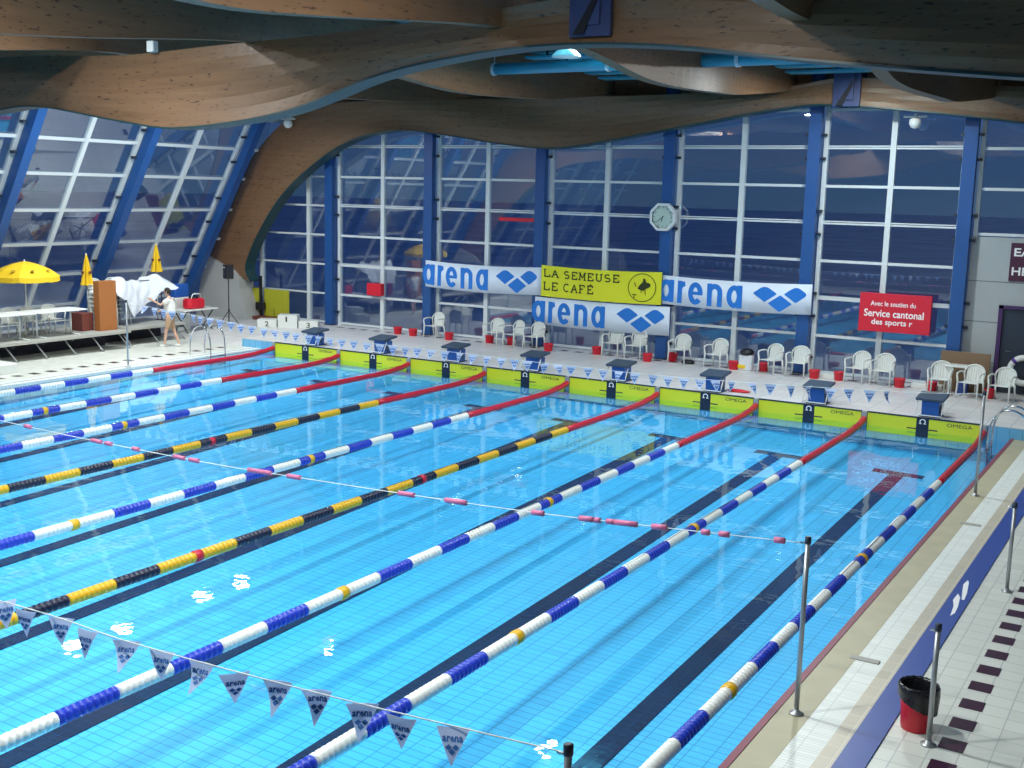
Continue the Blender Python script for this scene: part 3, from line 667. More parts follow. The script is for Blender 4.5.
CH = [(3.0, 3.95, 'standing alone left of the third starting block'), (5.28, 3.85, 'leftmost of three under the left arena banner'), (6.02, 3.8, 'middle of three under the left arena banner'), (6.74, 3.78, 'rightmost of three, against the blue column'),
      (9.22, 4.05, 'left one of the pair under the lower arena banner'), (9.97, 4.0, 'right one of the pair under the lower arena banner'), (11.29, 4.05, 'right of the clock column, alone'), (12.47, 3.8, 'left of the cloth bag'),
      (14.02, 3.75, 'left one of the pair right of the cloth bag'), (14.75, 3.75, 'right one of the pair right of the cloth bag'), (16.28, 3.85, 'left one of the pair below the red board'), (16.92, 3.8, 'right one of the pair below the red board'),
      (18.39, 3.35, 'in front of the left end of the brown board'), (19.12, 3.25, 'in front of the right end of the brown board'), (19.82, 3.25, 'rightmost, beside the lifebuoy')]
for x, y, t in CH: chair(x, y + .1, 0.3, random.uniform(-.35, .05), 'white armchair on the far deck, ' + t, 'white armchairs along the glass wall')
# red baskets
def basket():
    r = empty('red_basket'); b = MB()
    b.lathe([(0.155, 0.0), (0.165, 0.02), (0.19, 0.25), (0.2, 0.26), (0.2, 0.285), (0.18, 0.285), (0.155, 0.03)], n=4 * 4, cap=False); b.lathe([(0.155, 0.0), (0.155, 0.03)], n=16)
    b.build('basket_body', 'redbox', r)
    MB().tube([(-.19, 0, .27), (-.2, 0, .2), (-.1, .19, .17), (.1, .19, .17), (.2, 0, .2), (.19, 0, .27)], 0.008, 5).build('basket_handle', 'redbox', r)
    return r
k0 = None
BX = [(1.6, 4.0, 'farthest left'), (2.24, 3.95, 'left of the single chair'), (3.66, 3.9, 'right of the single chair'), (5.0, 4.15, 'behind the leftmost chair of three'), (5.75, 4.2, 'behind the middle chair of three'), (7.3, 3.75, 'right of the three chairs'), (8.72, 4.1, 'left of the pair under the lower arena banner'),
      (10.49, 3.75, 'right of the pair under the lower arena banner'), (11.0, 4.35, 'at the foot of the clock column'), (12.95, 3.95, 'left of the cloth bag'), (13.72, 4.2, 'right of the cloth bag'), (15.2, 3.85, 'right of the pair near the fifth blue column'), (15.82, 3.95, 'left of the pair below the red board'), (17.36, 3.85, 'right of the pair below the red board'),
      (18.13, 3.85, 'left of the brown board'), (19.5, 3.6, 'between the two rightmost chairs')]
for x, y, t in BX:
    r = basket() if k0 is None else copy_tree(k0); k0 = k0 or r
    r.location = (x, y, 0.3); r.scale = (.72, .72, .8); r.rotation_euler = (0, 0, random.uniform(-.6, .6)); tag(r, 'small red basket on the far deck, ' + t, 'basket', 'red baskets along the glass wall')
# low white planks on floor behind chairs
for k, (x0, x1, t) in enumerate(((15.25, 15.75, 'left of the red board'), (17.6, 18.35, 'left of the brown board'))):
    o = MB().bev(x0, x1, 4.0, 4.3, 0.3, 0.42, .02).build('floor_crate', 'white'); tag(o, 'low white crate on the far deck, ' + t, 'crate')
# cloth bag
r = empty('cooler_bag', (13.28, 4.05, 0.3)); tag(r, 'white and yellow bag with black top standing between two chairs', 'bag')
MB().bev(-.2, .17, -.14, .14, 0, .42, .04).build('bag_body', 'cloth', r); MB().bev(-.21, .03, -.155, .1, .05, .16, .03).build('yellow_pouch', 'umb', r)
b = MB(); b.lathe([(0.02, .40), (0.17, .42), (0.2, .5), (0.12, .58), (0.02, .6)], n=12); b.build('dark_bundle', 'black', r)
o = MB().lathe([(0.02, 0.0), (0.17, .01), (0.2, .05), (0.12, .1), (0.02, .11)], c=(0, 0, 0), n=12).build('dark_towel', 'black', loc=(11.55, 4.15, 0.3)); tag(o, 'dark bundled towel lying on the deck by the clock column', 'towel')
b = MB(); b.lathe([(0.02, 0.0), (0.16, .005), (0.19, .03), (0.10, .06), (0.02, .065)], n=12); o = b.build('red_towel', 'redbox', loc=(14.35, 0.55, 0.3)); o.scale = (1.6, .7, 1); tag(o, 'dark red towel lying on the pool end beside the sixth starting block', 'towel')

# ================================================================== BANNERS
def arena_banner(x0, x1, z0, z1, label, tl=0.02, sag=0.03):
    r = empty('sponsor_banner', (x0, 4.32, z0)); tag(r, label, 'banner', 'white and blue arena banners')
    Wd, H = x1 - x0, z1 - z0
    def fn(u, v, d=0.0):
        s = 4 * (u / Wd) * (1 - u / Wd)
        return (u, 0.02 * math.sin(u * 4.1) * (v / H) - d, v - sag * s)
    mb = MB(); n = 24; vs = []
    for d in (0, -0.012):
        for i in range(n + 1): vs += [fn(Wd * i / n, 0, d), fn(Wd * i / n, H, d)]
    fs = []
    o2 = 2 * (n + 1)
    for i in range(n):
        a = 2 * i; fs.append((a, a + 2, a + 3, a + 1)); fs.append((o2 + a, o2 + a + 1, o2 + a + 3, o2 + a + 2)); fs.append((a, o2 + a, o2 + a + 2, a + 2)); fs.append((a + 1, a + 3, o2 + a + 3, o2 + a + 1))
    fs += [(0, 1, o2 + 1, o2), (2 * n, o2 + 2 * n, o2 + 2 * n + 1, 2 * n + 1)]
    mb.add(vs, fs, 0, True)
    f = lambda u, v: fn(u, v, 0.008)
    # letters
    lh = H * 0.78; zb = H * 0.09; lw = 0.435; st = 0.14; g = 0.125; x = -0.10
    def P(pts): return [(x + a * lw, zb + b_ * lh) for a, b_ in pts]
    def col(): return None
    for ch in 'arena':
        if ch == 'a':
            mb.stroke([(x + lw * .5 + q[0] * (lw * .5 - st / 2), zb + lh * .5 + q[1] * (lh * .5 - st / 2)) for q in arc(0, 0, 1, 1, 0, 360, 22)[:-1]], st, f, 1, closed=True)
            mb.add([f(x + lw - st * .95, zb), f(x + lw + .015, zb), f(x + lw + .015, zb + lh), f(x + lw - st * .95, zb + lh)], [(0, 1, 2, 3)], 1); x += lw + g
        elif ch == 'r':
            mb.add([f(x, zb), f(x + st, zb), f(x + st, zb + lh), f(x, zb + lh)], [(0, 1, 2, 3)], 1)
            mb.stroke([(x + st * .5 + q[0], zb + q[1]) for q in arc(.17, lh * .62, .17, lh * .38 - st / 2, 170, 95, 8)], st, f, 1); x += .25 + g * .6
        elif ch == 'e':
            mb.stroke([(x + lw * .5 + q[0] * (lw * .5 - st / 2), zb + lh * .5 + q[1] * (lh * .5 - st / 2)) for q in arc(0, 0, 1, 1, 0, 318, 22)], st, f, 1)
            mb.add([f(x + st * .6, zb + lh * .44), f(x + lw - .01, zb + lh * .44), f(x + lw - .01, zb + lh * .58), f(x + st * .6, zb + lh * .58)], [(0, 1, 2, 3)], 1); x += lw + g
        elif ch == 'n':
            mb.add([f(x, zb), f(x + st, zb), f(x + st, zb + lh), f(x, zb + lh)], [(0, 1, 2, 3)], 1)
            mb.stroke([(x + lw * .5 + q[0], zb + q[1]) for q in arc(0, lh * .62, lw * .5 - st / 2, lh * .38 - st / 2, 165, 0, 12)] + [(x + lw - st / 2, zb)], st, f, 1); x += lw + g
    # logo: three rounded lozenges
    s = Wd / 4.3; cx = Wd * 0.80; cz = H * 0.5
    def loz(pts):
        sm = []
        for k in range(len(pts)):
            p0, p1, p2 = Vector(pts[k - 1][:2]), Vector(pts[k][:2]), Vector(pts[(k + 1) % len(pts)][:2]); rr = pts[k][2]
            if rr == 0: sm.append(tuple(p1))
            else:
                a = p1.lerp(p0, rr); c = p1.lerp(p2, rr)
                for t in (0, .25, .5, .75, 1): sm.append(tuple(a * (1 - t) ** 2 + p1 * 2 * t * (1 - t) + c * t * t))
        mb.add([f(cx + a * s, cz + b_ * H) for a, b_ in sm], [tuple(range(len(sm)))], 1)
    hw_, hh_ = .335, .285
    for ox, oz, rr in ((-.43, .15, (.08, .0, .08, .4)), (0, -.17, (.08, .15, .08, .05)), (.43, .15, (.08, .12, .3, .42))):
        loz([(ox - hw_, oz, rr[0]), (ox, oz - hh_, rr[1]), (ox + hw_, oz, rr[2]), (ox, oz + hh_, rr[3])])
    mb.build('banner_cloth', ['ban_white', 'ban_blue'], r)
    b = MB()
    for u in (0.04, Wd - 0.04):
        for v in (0.04, H - 0.04): b.tube([fn(u, v, -.01), (fn(u, v)[0], 0.06, fn(u, v)[2])], 0.008, 5)
    b.build('banner_tie', 'frame', r)
arena_banner(2.44, 6.68, 1.87, 2.70, 'white arena banner with blue letters, leftmost, left of the yellow banner', sag=0.06)
arena_banner(6.48, 10.86, 1.00, 1.82, 'white arena banner with blue letters hanging directly below the yellow banner')
arena_banner(10.60, 14.86, 1.90, 2.70, 'white arena banner with blue letters, rightmost, right of the yellow banner', sag=0.05)
r = empty('sponsor_banner', (6.7, 4.27, 1.86)); tag(r, 'bright yellow banner reading La Semeuse Le Café', 'banner')
Wd, H = 3.9, 0.92
def fy(u, v, d=0.0): return (u, 0.03 * math.sin(u * 3) * math.sin(v * 3) - d, v + 0.03 * (1 - u / Wd) * 0 - 0.05 * 4 * (u / Wd) * (1 - u / Wd) * (1 if v > H / 2 else .6))
mb = MB(); vs = []; n = 20
for d in (0, -0.012):
    for j in range(7):
        for i in range(n + 1): vs.append(fy(Wd * i / n, H * j / 6, d))
fs = []; o2 = 7 * (n + 1)
for j in range(6):
    for i in range(n):
        a = j * (n + 1) + i; fs.append((a, a + 1, a + n + 2, a + n + 1)); fs.append((o2 + a, o2 + a + n + 1, o2 + a + n + 2, o2 + a + 1))
mb.add(vs, fs, 0, True)
GL = {'L': ([[(.2, 0), (.2, 1)], [(.1, 0), (.9, 0)], [(.88, 0), (.88, .3)]], [(.2, 1)]), 'A': ([[(.12, 0), (.5, 1)], [(.5, 1), (.88, 0)], [(.28, .36), (.72, .36)]], [(.12, 0), (.88, 0)]),
      'S': ([arc(.5, .74, .32, .26, 40, 270, 12) + arc(.5, .25, .34, .25, 90, -140, 12)], []), 'E': ([[(.22, 0), (.22, 1)], [(.1, 1), (.86, 1)], [(.22, .52), (.66, .52)], [(.1, 0), (.9, 0)], [(.84, 1), (.84, .76)], [(.88, 0), (.88, .26)]], []),
      'M': ([[(.16, 0), (.16, 1)], [(.16, 1), (.5, .25)], [(.5, .25), (.84, 1)], [(.84, 1), (.84, 0)]], [(.14, 0), (.86, 0), (.12, 1), (.88, 1)]), 'U': ([[(.2, 1), (.2, .35)] + arc(.5, .33, .3, .33, 180, 360, 10) + [(.8, 1)]], [(.2, 1), (.8, 1)]),
      'C': ([arc(.52, .5, .38, .5, 45, 315, 16)], []), 'F': ([[(.22, 0), (.22, 1)], [(.1, 1), (.86, 1)], [(.22, .52), (.66, .52)], [(.84, 1), (.84, .76)]], [(.22, 0)])}
GL['É'] = (GL['E'][0] + [[(.45, 1.1), (.68, 1.3)]], [])
def slab_text(mb, txt, u0, v0, cw, gap, h, th, fn, mi):
    x = u0
    for ch in txt:
        if ch == ' ': x += cw * .55; continue
        st, se = GL[ch]
        for p in st: mb.stroke([(x + a_ * cw, v0 + b_ * h) for a_, b_ in p], th, fn, mi)
        for a_, b_ in se: mb.stroke([(x + a_ * cw - cw * .17, v0 + b_ * h), (x + a_ * cw + cw * .17, v0 + b_ * h)], th * .8, fn, mi)
        x += cw + gap
slab_text(mb, 'LA SEMEUSE', 0.07, 0.60, .238, .03, .20, .036, lambda u, v: fy(u, v, .012), 1)
slab_text(mb, 'LE CAFÉ', 0.07, 0.20, .238, .03, .22, .036, lambda u, v: fy(u, v, .012), 1)
mb.stroke([(3.30 + 0.44 * math.cos(a * PI / 18), .47 + .40 * math.sin(a * PI / 18)) for a in range(36)], .02, lambda u, v: fy(u, v, .012), 1, closed=True)
blob = [(3.16, .44), (3.24, .40), (3.36, .38), (3.44, .44), (3.56, .50), (3.58, .58), (3.50, .62), (3.44, .62), (3.40, .72), (3.34, .74), (3.33, .64), (3.24, .56)]
mb.add([fy(u, v, .013) for u, v in blob], [tuple(range(len(blob)))], 1)
for a, c in (((3.30, .40), (3.27, .32)), ((3.40, .40), (3.42, .26)), ((3.06, .62), (3.10, .50)), ((3.0, .26), (3.14, .26)), ((3.07, .26), (3.05, .16))):
    mb.stroke([a, c], .022, lambda u, v: fy(u, v, .013), 1)
mb.build('banner_cloth', ['ban_yellow', 'print_black'], r)
b = MB()
for u in (0.05, Wd - .05):
    for v in (0.05, H - .05): b.tube([(u, 0, fy(u, v)[2]), (u, .09, fy(u, v)[2])], 0.008, 5)
b.build('banner_tie', 'frame', r)
# red sponsor board
r = empty('sponsor_board', (16.1, 4.36, 1.60)); tag(r, 'red board with white writing Service cantonal des sports on the glass wall', 'board')
mb = MB().bev(0, 1.78, 0, 0.10, 0, 0.98, 0.01)
for tx, u0, v0, w0, h0, of in (('Avec le soutien du', .28, .66, 1.12, .125, .012), ('Service cantonal', .13, .38, 1.48, .19, .018), ('des sports r', .33, .14, 1.02, .19, .018)):
    text_faces(mb, tx, w0, h0, lambda u, v: (u0 + u, -0.003, v0 + v), 1, offset=of)
mb.build('board_panel', ['ban_red', 'print_white'], r)
b = MB().box(.2, .26, .1, .3, .1, .16).box(1.5, 1.56, .1, .3, .1, .16).box(.2, .26, .1, .3, .8, .86).box(1.5, 1.56, .1, .3, .8, .86); b.build('standoff', 'black', r)
# plum sign
r = empty('plum_sign', (19.55, GY - 0.10, 3.06)); tag(r, 'dark plum sign with white letters at the right edge above the dark door', 'sign')
mb = MB().bev(0, 1.25, 0, 0.04, 0, 0.92, 0.01)
text_faces(mb, 'EAU', 0.62, 0.2, lambda u, v: (.08 + u, -0.003, .60 + v), 1, offset=.02); text_faces(mb, 'HEURE', 0.95, 0.2, lambda u, v: (.06 + u, -0.003, .14 + v), 1, offset=.02)
mb.build('sign_panel', ['signplum', 'print_white'], r)
# clock
r = empty('wall_clock', (10.52, 4.36, 4.31)); tag(r, 'octagonal pale wall clock high on the blue column', 'clock')
oc = lambda rr: [(rr * math.cos(PI / 8 + k * PI / 4), rr * math.sin(PI / 8 + k * PI / 4)) for k in range(8)]
o8 = oc(.41); i8 = oc(.33); mb = MB(); vs = [(x, -0.09, z) for x, z in o8] + [(x, -0.09, z) for x, z in i8] + [(x, 0.06, z) for x, z in o8]
fs = []
for k in range(8): j = (k + 1) % 8; fs.append((k, j, 8 + j, 8 + k)); fs.append((k, 16 + k, 16 + j, j))
mb.add(vs, fs); mb.build('clock_case', 'frame', r)
mb = MB(); mb.lathe([(0.34, -0.07), (0.31, -0.072), (0.305, -0.04)], n=32, axis='y', mi=1, cap=False); mb.lathe([(0.34, -0.045), (0.34, 0.05)], n=32, axis='y', mi=0)
for k in range(12):
    a = k * PI / 6; mb.stroke([(0.245 * math.cos(a), .245 * math.sin(a)), (.285 * math.cos(a), .285 * math.sin(a))], .018, lambda u, v: (u, -0.048, v), 1)
mb.build('clock_face', ['clockface', 'darkmetal'], r)
mb = MB().stroke([(0.03, .03), (-.19, -.15)], .016, lambda u, v: (u, -.054, v)); mb.build('minute_hand', 'darkmetal', r)
mb = MB().stroke([(0.0, .03), (-.04, -.13)], .024, lambda u, v: (u, -.052, v)); mb.build('hour_hand', 'darkmetal', r)
# small red box and thin red strip on the glass, globes
o = MB().bev(-.28, .30, -.12, .1, -.2, .2, .02).build('red_wall_box', 'redbox', loc=(0.27, 4.54, 1.62)); tag(o, 'small red box fixed on the glass wall left of the banners', 'box')
o = MB().bev(-.66, .66, -.03, .03, -.06, .05, .01).build('red_strip', 'ban_red', loc=(5.63, 4.62, 4.08)); tag(o, 'thin dark red strip high on the glass above the left arena banner', 'strip')
for (x, y, z, t) in ((-2.59, 3.55, 6.95, 'under the curve of the far wooden arch'), (17.14, 4.3, 6.85, 'high before the glass left of the rightmost column')):
    r = empty('globe_camera', (x, y, z)); tag(r, 'white globe fixture with flat bracket ' + t, 'fixture')
    b = MB().lathe([(0.02, -.17), (0.1, -.14), (0.15, -.05), (0.14, .05), (0.06, .1)], n=16); b.build('globe', 'white', r); MB().bev(-.28, .28, -.06, .06, .1, .14, .01).build('bracket', 'white', r)
    MB().box(-.03, .03, -.03, .3 if y > 4 else .3, .14, .2).build('bracket_arm', 'white', r)
o = MB().bev(-.09, .09, -.1, .05, -.1, .1, .02).build('small_speaker_box', 'white', loc=(6.35, -10.05, 7.43)); tag(o, 'tiny white speaker box on the nearer wooden beam, upper left', 'speaker')  # plain white speaker box on the beam, gives off no light

# ================================================================== RIGHT FAR CORNER
r = empty('brown_panel', (18.8, 4.25, 0.3)); tag(r, 'brown board leaning upright behind the white chairs at the right', 'board')
MB().bev(-.58, .58, 0, .03, 0, 0.98, .01).build('board_sheet', 'brown', r)
r = empty('side_table', (18.82, 3.85, 0.3)); tag(r, 'small white table in front of the brown board', 'table')
MB().bev(-.4, .4, -.22, .22, .66, .70, .02).build('tabletop', 'white', r)
for sx in (-1, 1):
    for sy in (-1, 1): MB().tube([(sx * .36, sy * .18, 0), (sx * .34, sy * .16, .66)], .018, 6).build('leg', 'white', r)
o = MB().bev(-.12, .12, -.1, .1, 0, .3, .02).build('blue_crate', 'bluestrip', loc=(18.85, 3.95, 0.3)); tag(o, 'small blue crate under the white table', 'crate')
r = empty('lifebuoy', (20.12, 4.45, 0.93)); tag(r, 'white ring lifebuoy with violet bands hanging by the dark door', 'lifebuoy')
mb = MB(); mb.tube([(0.31 * math.cos(a * PI / 20), 0, .31 * math.sin(a * PI / 20)) for a in range(40)], .075, 10, closed=True); mb.build('ring', 'white', r)
for a0_ in (45, 135, 225, 315):
    mb = MB(); mb.tube([(0.31 * math.cos(math.radians(a0_ + t)), 0, .31 * math.sin(math.radians(a0_ + t))) for t in (-7, 0, 7)], .08, 10); mb.build('violet_band', 'buoyband', r)
MB().tube([(0, .08, .31), (0, .2, .33)], .015, 6).build('hook', 'darkmetal', r)
# pool exit rails right and left
def rails(loc, rz, label):
    r = empty('pool_ladder', loc, rz); tag(r, label, 'ladder', 'chrome pool ladders')
    for sy in (-.28, .28):
        pts = smooth_tab([(-.12, sy, -.3), (-.14, sy, .1), (-.1, sy, .55), (.08, sy, .82), (.32, sy, .86), (.55, sy, .7), (.66, sy, .4), (.68, sy, 0.0)], 5); MB().tube(pts, .02, 8).build('handrail', 'chrome', r)
    b = MB()
    for z in (-.22, .0): b.tube([(-.13, -.28, z), (-.13, .28, z)], .02, 8)
    b.build('rung', 'chrome', r)
rails((20.45, -1.35, 0.065), 0, 'chrome pool ladder rails at the far right corner of the pool')
rails((-0.45, -2.0, 0.06), PI, 'chrome pool ladder rails at the far left corner of the pool')
# poles
def pole(x, y, h, label, rad=0.024, z0=0.062):
    r = empty('stanchion', (x, y, z0)); tag(r, label, 'pole', 'metal poles at the pool edge')
    MB().tube([(0, 0, 0), (0, 0, h)], rad, 12).build('shaft', 'pole', r); MB().lathe([(.07, 0), (.07, .012), (.035, .02), (.03, .05)], n=16).build('base_flange', 'pole', r)
    MB().lathe([(rad * 1.2, h - .06), (rad * 1.25, h - .05), (rad * 1.25, h + .005), (rad * .7, h + .012)], n=12).build('cap', 'darkmetal', r)
    MB().tube([(0, 0, h - .06), (-.07 if x > 10 else .07, 0, h - .06)], .012, 6).build('hook', 'chrome', r)
pole(20.77, -15.3, 1.75, 'tall metal pole at the right pool edge holding the false start rope')
pole(20.74, -5.46, 1.78, 'tall metal pole at the far right pool edge holding the far pennant line')
pole(20.88, -20.2, 1.78, 'metal pole whose top shows at the bottom edge, holding the near pennant line')
pole(-0.62, -4.95, 1.78, 'tall metal pole at the left pool edge holding the far pennant line')
pole(-0.66, -15.3, 1.75, 'metal pole at the left pool edge holding the false start rope')
pole(-0.66, -20.2, 1.78, 'metal pole at the left pool edge holding the near pennant line')
pole(21.97, -15.22, 1.15, 'short metal pole on the white tiles beside the red bin', z0=.05)
pole(21.93, -10.3, 1.16, 'short metal pole on the white tiles further along, at the right edge', z0=.05)
# bin
r = empty('waste_bin', (21.80, -14.93, 0.05)); tag(r, 'red waste bin with black bag liner on the white tiles', 'bin')
b = MB(); b.lathe([(.13, 0), (.14, .01), (.163, .40), (.163, .41)], n=28, cap=False); b.lathe([(.13, 0), (.13, .015)], n=28); b.build('bin_body', 'redbox', r)
mb = MB(); vs = []; N = 36
rows = [(.11, .16, 0), (.148, .30, 0), (.160, .42, 0), (.176, .445, 0), (.188, .425, 0), (.190, .37, .3), (.188, .31, .7), (.180, .245, 1.0)]
for j, (rr, z, sl) in enumerate(rows):
    for k in range(N):
        a = 2 * PI * k / N; wv = 1 + .015 * math.sin(k * 2.9 + j) + .012 * math.sin(k * 5.3)
        vs.append((rr * wv * math.cos(a), rr * wv * math.sin(a), z + sl * (-.075 * math.cos(a - .1)) + .006 * math.sin(k * 3.1 + j)))
fs = [(j * N + k, j * N + (k + 1) % N, (j + 1) * N + (k + 1) % N, (j + 1) * N + k) for j in range(len(rows) - 1) for k in range(N)]
fs.append(tuple(range(N)))
mb.add(vs, fs, 0, True); mb.build('bin_liner', 'bag_black', r)
# white painted marks on the blue strip and drain plates
b = MB(); fn = lambda u, v: (21.40 + u, -11.15 + v, 0.0655)
Q1 = [(21.5, -11.68), (21.47, -11.3), (21.42, -11.07), (21.43, -10.79), (21.48, -10.93), (21.52, -11.3), (21.53, -11.55)]
Q2 = [(21.51, -11.01), (21.46, -10.67), (21.42, -10.37), (21.44, -10.16), (21.47, -10.27), (21.52, -10.69), (21.54, -10.99)]
for Q in (Q1, Q2): b.add([(x, y, .0655) for x, y in Q][::-1], [tuple(range(7))])
tag(b.build('trim_13', 'print_white'), kind='structure')
for (x, y, t) in ((20.98, -7.35, 'farther'), (20.98, -13.6, 'nearer')):
    r = MB().bev(-.14, .16, -.05, .05, 0, .012, .004).build('gutter_cover', 'plat', loc=(x, y, .060)); tag(r, t + ' small grey gutter cover plate in the white grating at the right', 'cover plate')

# ================================================================== PENNANT LINES
def pen_mesh(seed):
    rnd = random.Random(seed); mb = MB(); w2 = .105; h = .22; n = 5; tw = rnd.uniform(-.5, .5); vs = []
    def fn(u, v, d=0.0):
        b_ = .03 * math.sin(v * 14 + seed) + tw * .15 * (v / h) ** 2
        return (u, b_ + .02 * math.sin(u * 16 + seed) - d, -v)
    for s, dd in ((1, 0.0), (-1, -0.002)):
        vs = []; fs = []
        for j in range(n + 1):
            v = h * j / n; hw = w2 * (1 - j / n) + .002
            for i in range(5): vs.append(fn(-hw + 2 * hw * i / 4, v, dd))
        for j in range(n):
            for i in range(4):
                a = j * 5 + i; q = (a, a + 5, a + 6, a + 1); fs.append(q if s > 0 else q[::-1])
        mb.add(vs, fs, 0, True)
    for sd, d in ((1, .003), (-1, -.005)):
        f = lambda u, v: fn(u * sd, v, d)
        text_faces(mb, 'arena', .13, .035, lambda u, v: f(-.065 + u, .085 - v), 1, offset=.03, res=1)
        for cx, cz in ((-.022, .115), (.022, .115), (0, .14)):
            mb.add([f(cx - .022, cz), f(cx, cz + .017), f(cx + .022, cz), f(cx, cz - .017)], [(0, 1, 2, 3)], 1)
    o = mb.build('pennant', ['penwhite', 'penblue']); me = o.data; bpy.data.objects.remove(o); return me
PM = [pen_mesh(s) for s in (1, 2, 3, 4)]
def pennant_line(pts, y, x0, x1, pitch, label):
    r = empty('pennant_line', (pts[0][0], y, pts[0][1])); tag(r, label, 'pennant line')
    if y > -10: r.rotation_euler = (0, 0, -.021)
    tab = smooth_tab(pts, 8); X0, Z0 = pts[0]
    MB().tube([(x - X0, 0, z - Z0) for x, z in tab], .005, 5).build('cord', 'whitef', r)
    x = x0; k = 0
    while x < x1:
        k += 1; me = PM[random.randrange(4)]; o = bpy.data.objects.new('pennant', me); COL.objects.link(o); o.parent = r
        ang = random.choice([0, 0, 0, .25, -.3, .9]) + random.uniform(-.15, .15)
        o.location = (x - X0, 0, lerp(tab, x) - Z0 - .005); o.rotation_euler = (random.uniform(-.35, .25), 0, ang + .35)
        x += pitch + random.uniform(-.04, .05)
pennant_line([(-0.6, 1.80), (0.6, 1.72), (2.45, 1.62), (4.13, 1.52), (7.2, 1.46), (10.07, 1.47), (12.9, 1.46), (15.67, 1.50), (19.15, 1.66), (20.68, 1.79)], -4.97, 0.1, 19.4, .345, 'line of small white arena pennants strung across the pool near the far wall')
pennant_line([(-0.6, 1.80), (3, 1.62), (8, 1.48), (12, 1.47), (15.89, 1.62), (17.15, 1.615), (18.07, 1.64), (19.22, 1.69), (20.2, 1.75), (20.83, 1.79)], -20.2, 0.3, 20.3, .345, 'line of white arena pennants crossing the lower left of the picture')
# false start rope
r = empty('false_start_rope', (20.7, -15.3, 1.75)); tag(r, 'thin white false start rope with pink floats strung over the pool', 'rope')
tab = smooth_tab([(-0.6, 1.74), (4, 1.52), (9.41, 1.42), (11.2, 1.40), (13.2, 1.405), (14.5, 1.44), (16.14, 1.49), (17.87, 1.56), (19.27, 1.65), (20.7, 1.75)], 8)
MB().tube([(x - 20.7, 0, z - 1.75) for x, z in tab], .005, 5).build('cord', 'whitef', r)
for x, L in ((0.9, .2), (2.6, .12), (4.1, .2), (5.3, .1), (6.6, .2), (8.2, .12), (9.41, .14), (10.88, .2), (11.12, .12), (11.66, .12), (12.48, .2), (12.75, .16), (13.84, .28), (14.0, .16), (14.45, .2), (16.14, .22), (16.82, .28), (17.87, .14), (18.45, .16), (18.58, .06), (18.73, .09), (18.90, .25), (19.27, .16), (19.76, .08), (19.95, .1), (20.5, .1)):
    z = lerp(tab, x); dz = lerp(tab, x + .1) - z
    MB().tube([(x - 20.7 - L / 2, 0, z - 1.75 - dz * L * 5), (x - 20.7 + L / 2, 0, z - 1.75 + dz * L * 5)], .030, 10).build('pink_float', 'pink', r)

# ================================================================== LEFT DECK FURNITURE
def platform(y0, y1, xf, label):
    r = empty('stage_platform', (xf, (y0 + y1) / 2, 0.05)); tag(r, label, 'platform', 'grey stage platforms'); L = (y1 - y0) / 2
    MB().bev(-1.9, 0, -L, L, .47, .55, .01).build('deck_board', 'plat', r)
    n = max(2, round((y1 - y0) / 1.05))
    for k in range(n + 1):
        yy = -L + .12 + (2 * L - .24) * k / n
        for dx in (-.05, -1.8):
            MB().tube([(dx - .25, yy - .12, .47), (dx, yy + .1, 0)], .022, 6).build('leg', 'pole', r)
    b = MB()
    for k in range(n + 1):
        yy = -L + .12 + (2 * L - .24) * k / n; b.box(-1.85, -.05, yy - .03, yy + .03, .40, .47)
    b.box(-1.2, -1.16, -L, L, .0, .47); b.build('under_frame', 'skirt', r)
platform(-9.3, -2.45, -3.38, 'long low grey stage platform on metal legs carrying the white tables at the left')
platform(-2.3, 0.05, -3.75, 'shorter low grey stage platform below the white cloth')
def table(loc, L, W, H, label, rz=0):
    r = empty('folding_table', loc, rz); tag(r, label, 'table', 'white tables on the left deck')
    MB().bev(-W / 2, W / 2, -L / 2, L / 2, H - .035, H, .015).build('tabletop', 'white', r)
    for sy in (-1, 1):
        yy = sy * (L / 2 - .25); MB().tube([(-W * .38, yy, .02), (W * .42, yy, .02)], .022, 6).tube([(-W * .05, yy, .02), (-W * .05, yy, H - .04)], .026, 6).tube([(-W * .4, yy, H - .05), (W * .4, yy, H - .05)], .018, 6).build('leg', 'white', r)
    MB().tube([(-W * .05, -L / 2 + .25, H * .55), (-W * .05, L / 2 - .25, H * .55)], .018, 6).build('stretcher', 'white', r)
    return r
table((-3.85, -4.72, .60), 1.62, .8, .74, 'white long table nearest the orange brown cabinet on the platform')
table((-3.85, -6.38, .60), 1.62, .8, .74, 'white long table under the open yellow parasol')
table((-3.85, -8.04, .60), 1.62, .8, .74, 'white long table cut by the left edge of the picture')
for x, y, t in ((-4.62, -4.2, 'behind the table, nearest the cabinet'), (-4.62, -4.85, 'behind the table, second from the cabinet'), (-4.62, -5.5, 'behind the table, third from the cabinet'), (-4.62, -7.0, 'behind the tables, by the left edge')):
    chair(x, y, .60, PI / 2 + PI + random.uniform(-.2, .2) - PI, 'white plastic armchair on the platform ' + t, 'white armchairs on the stage platform')
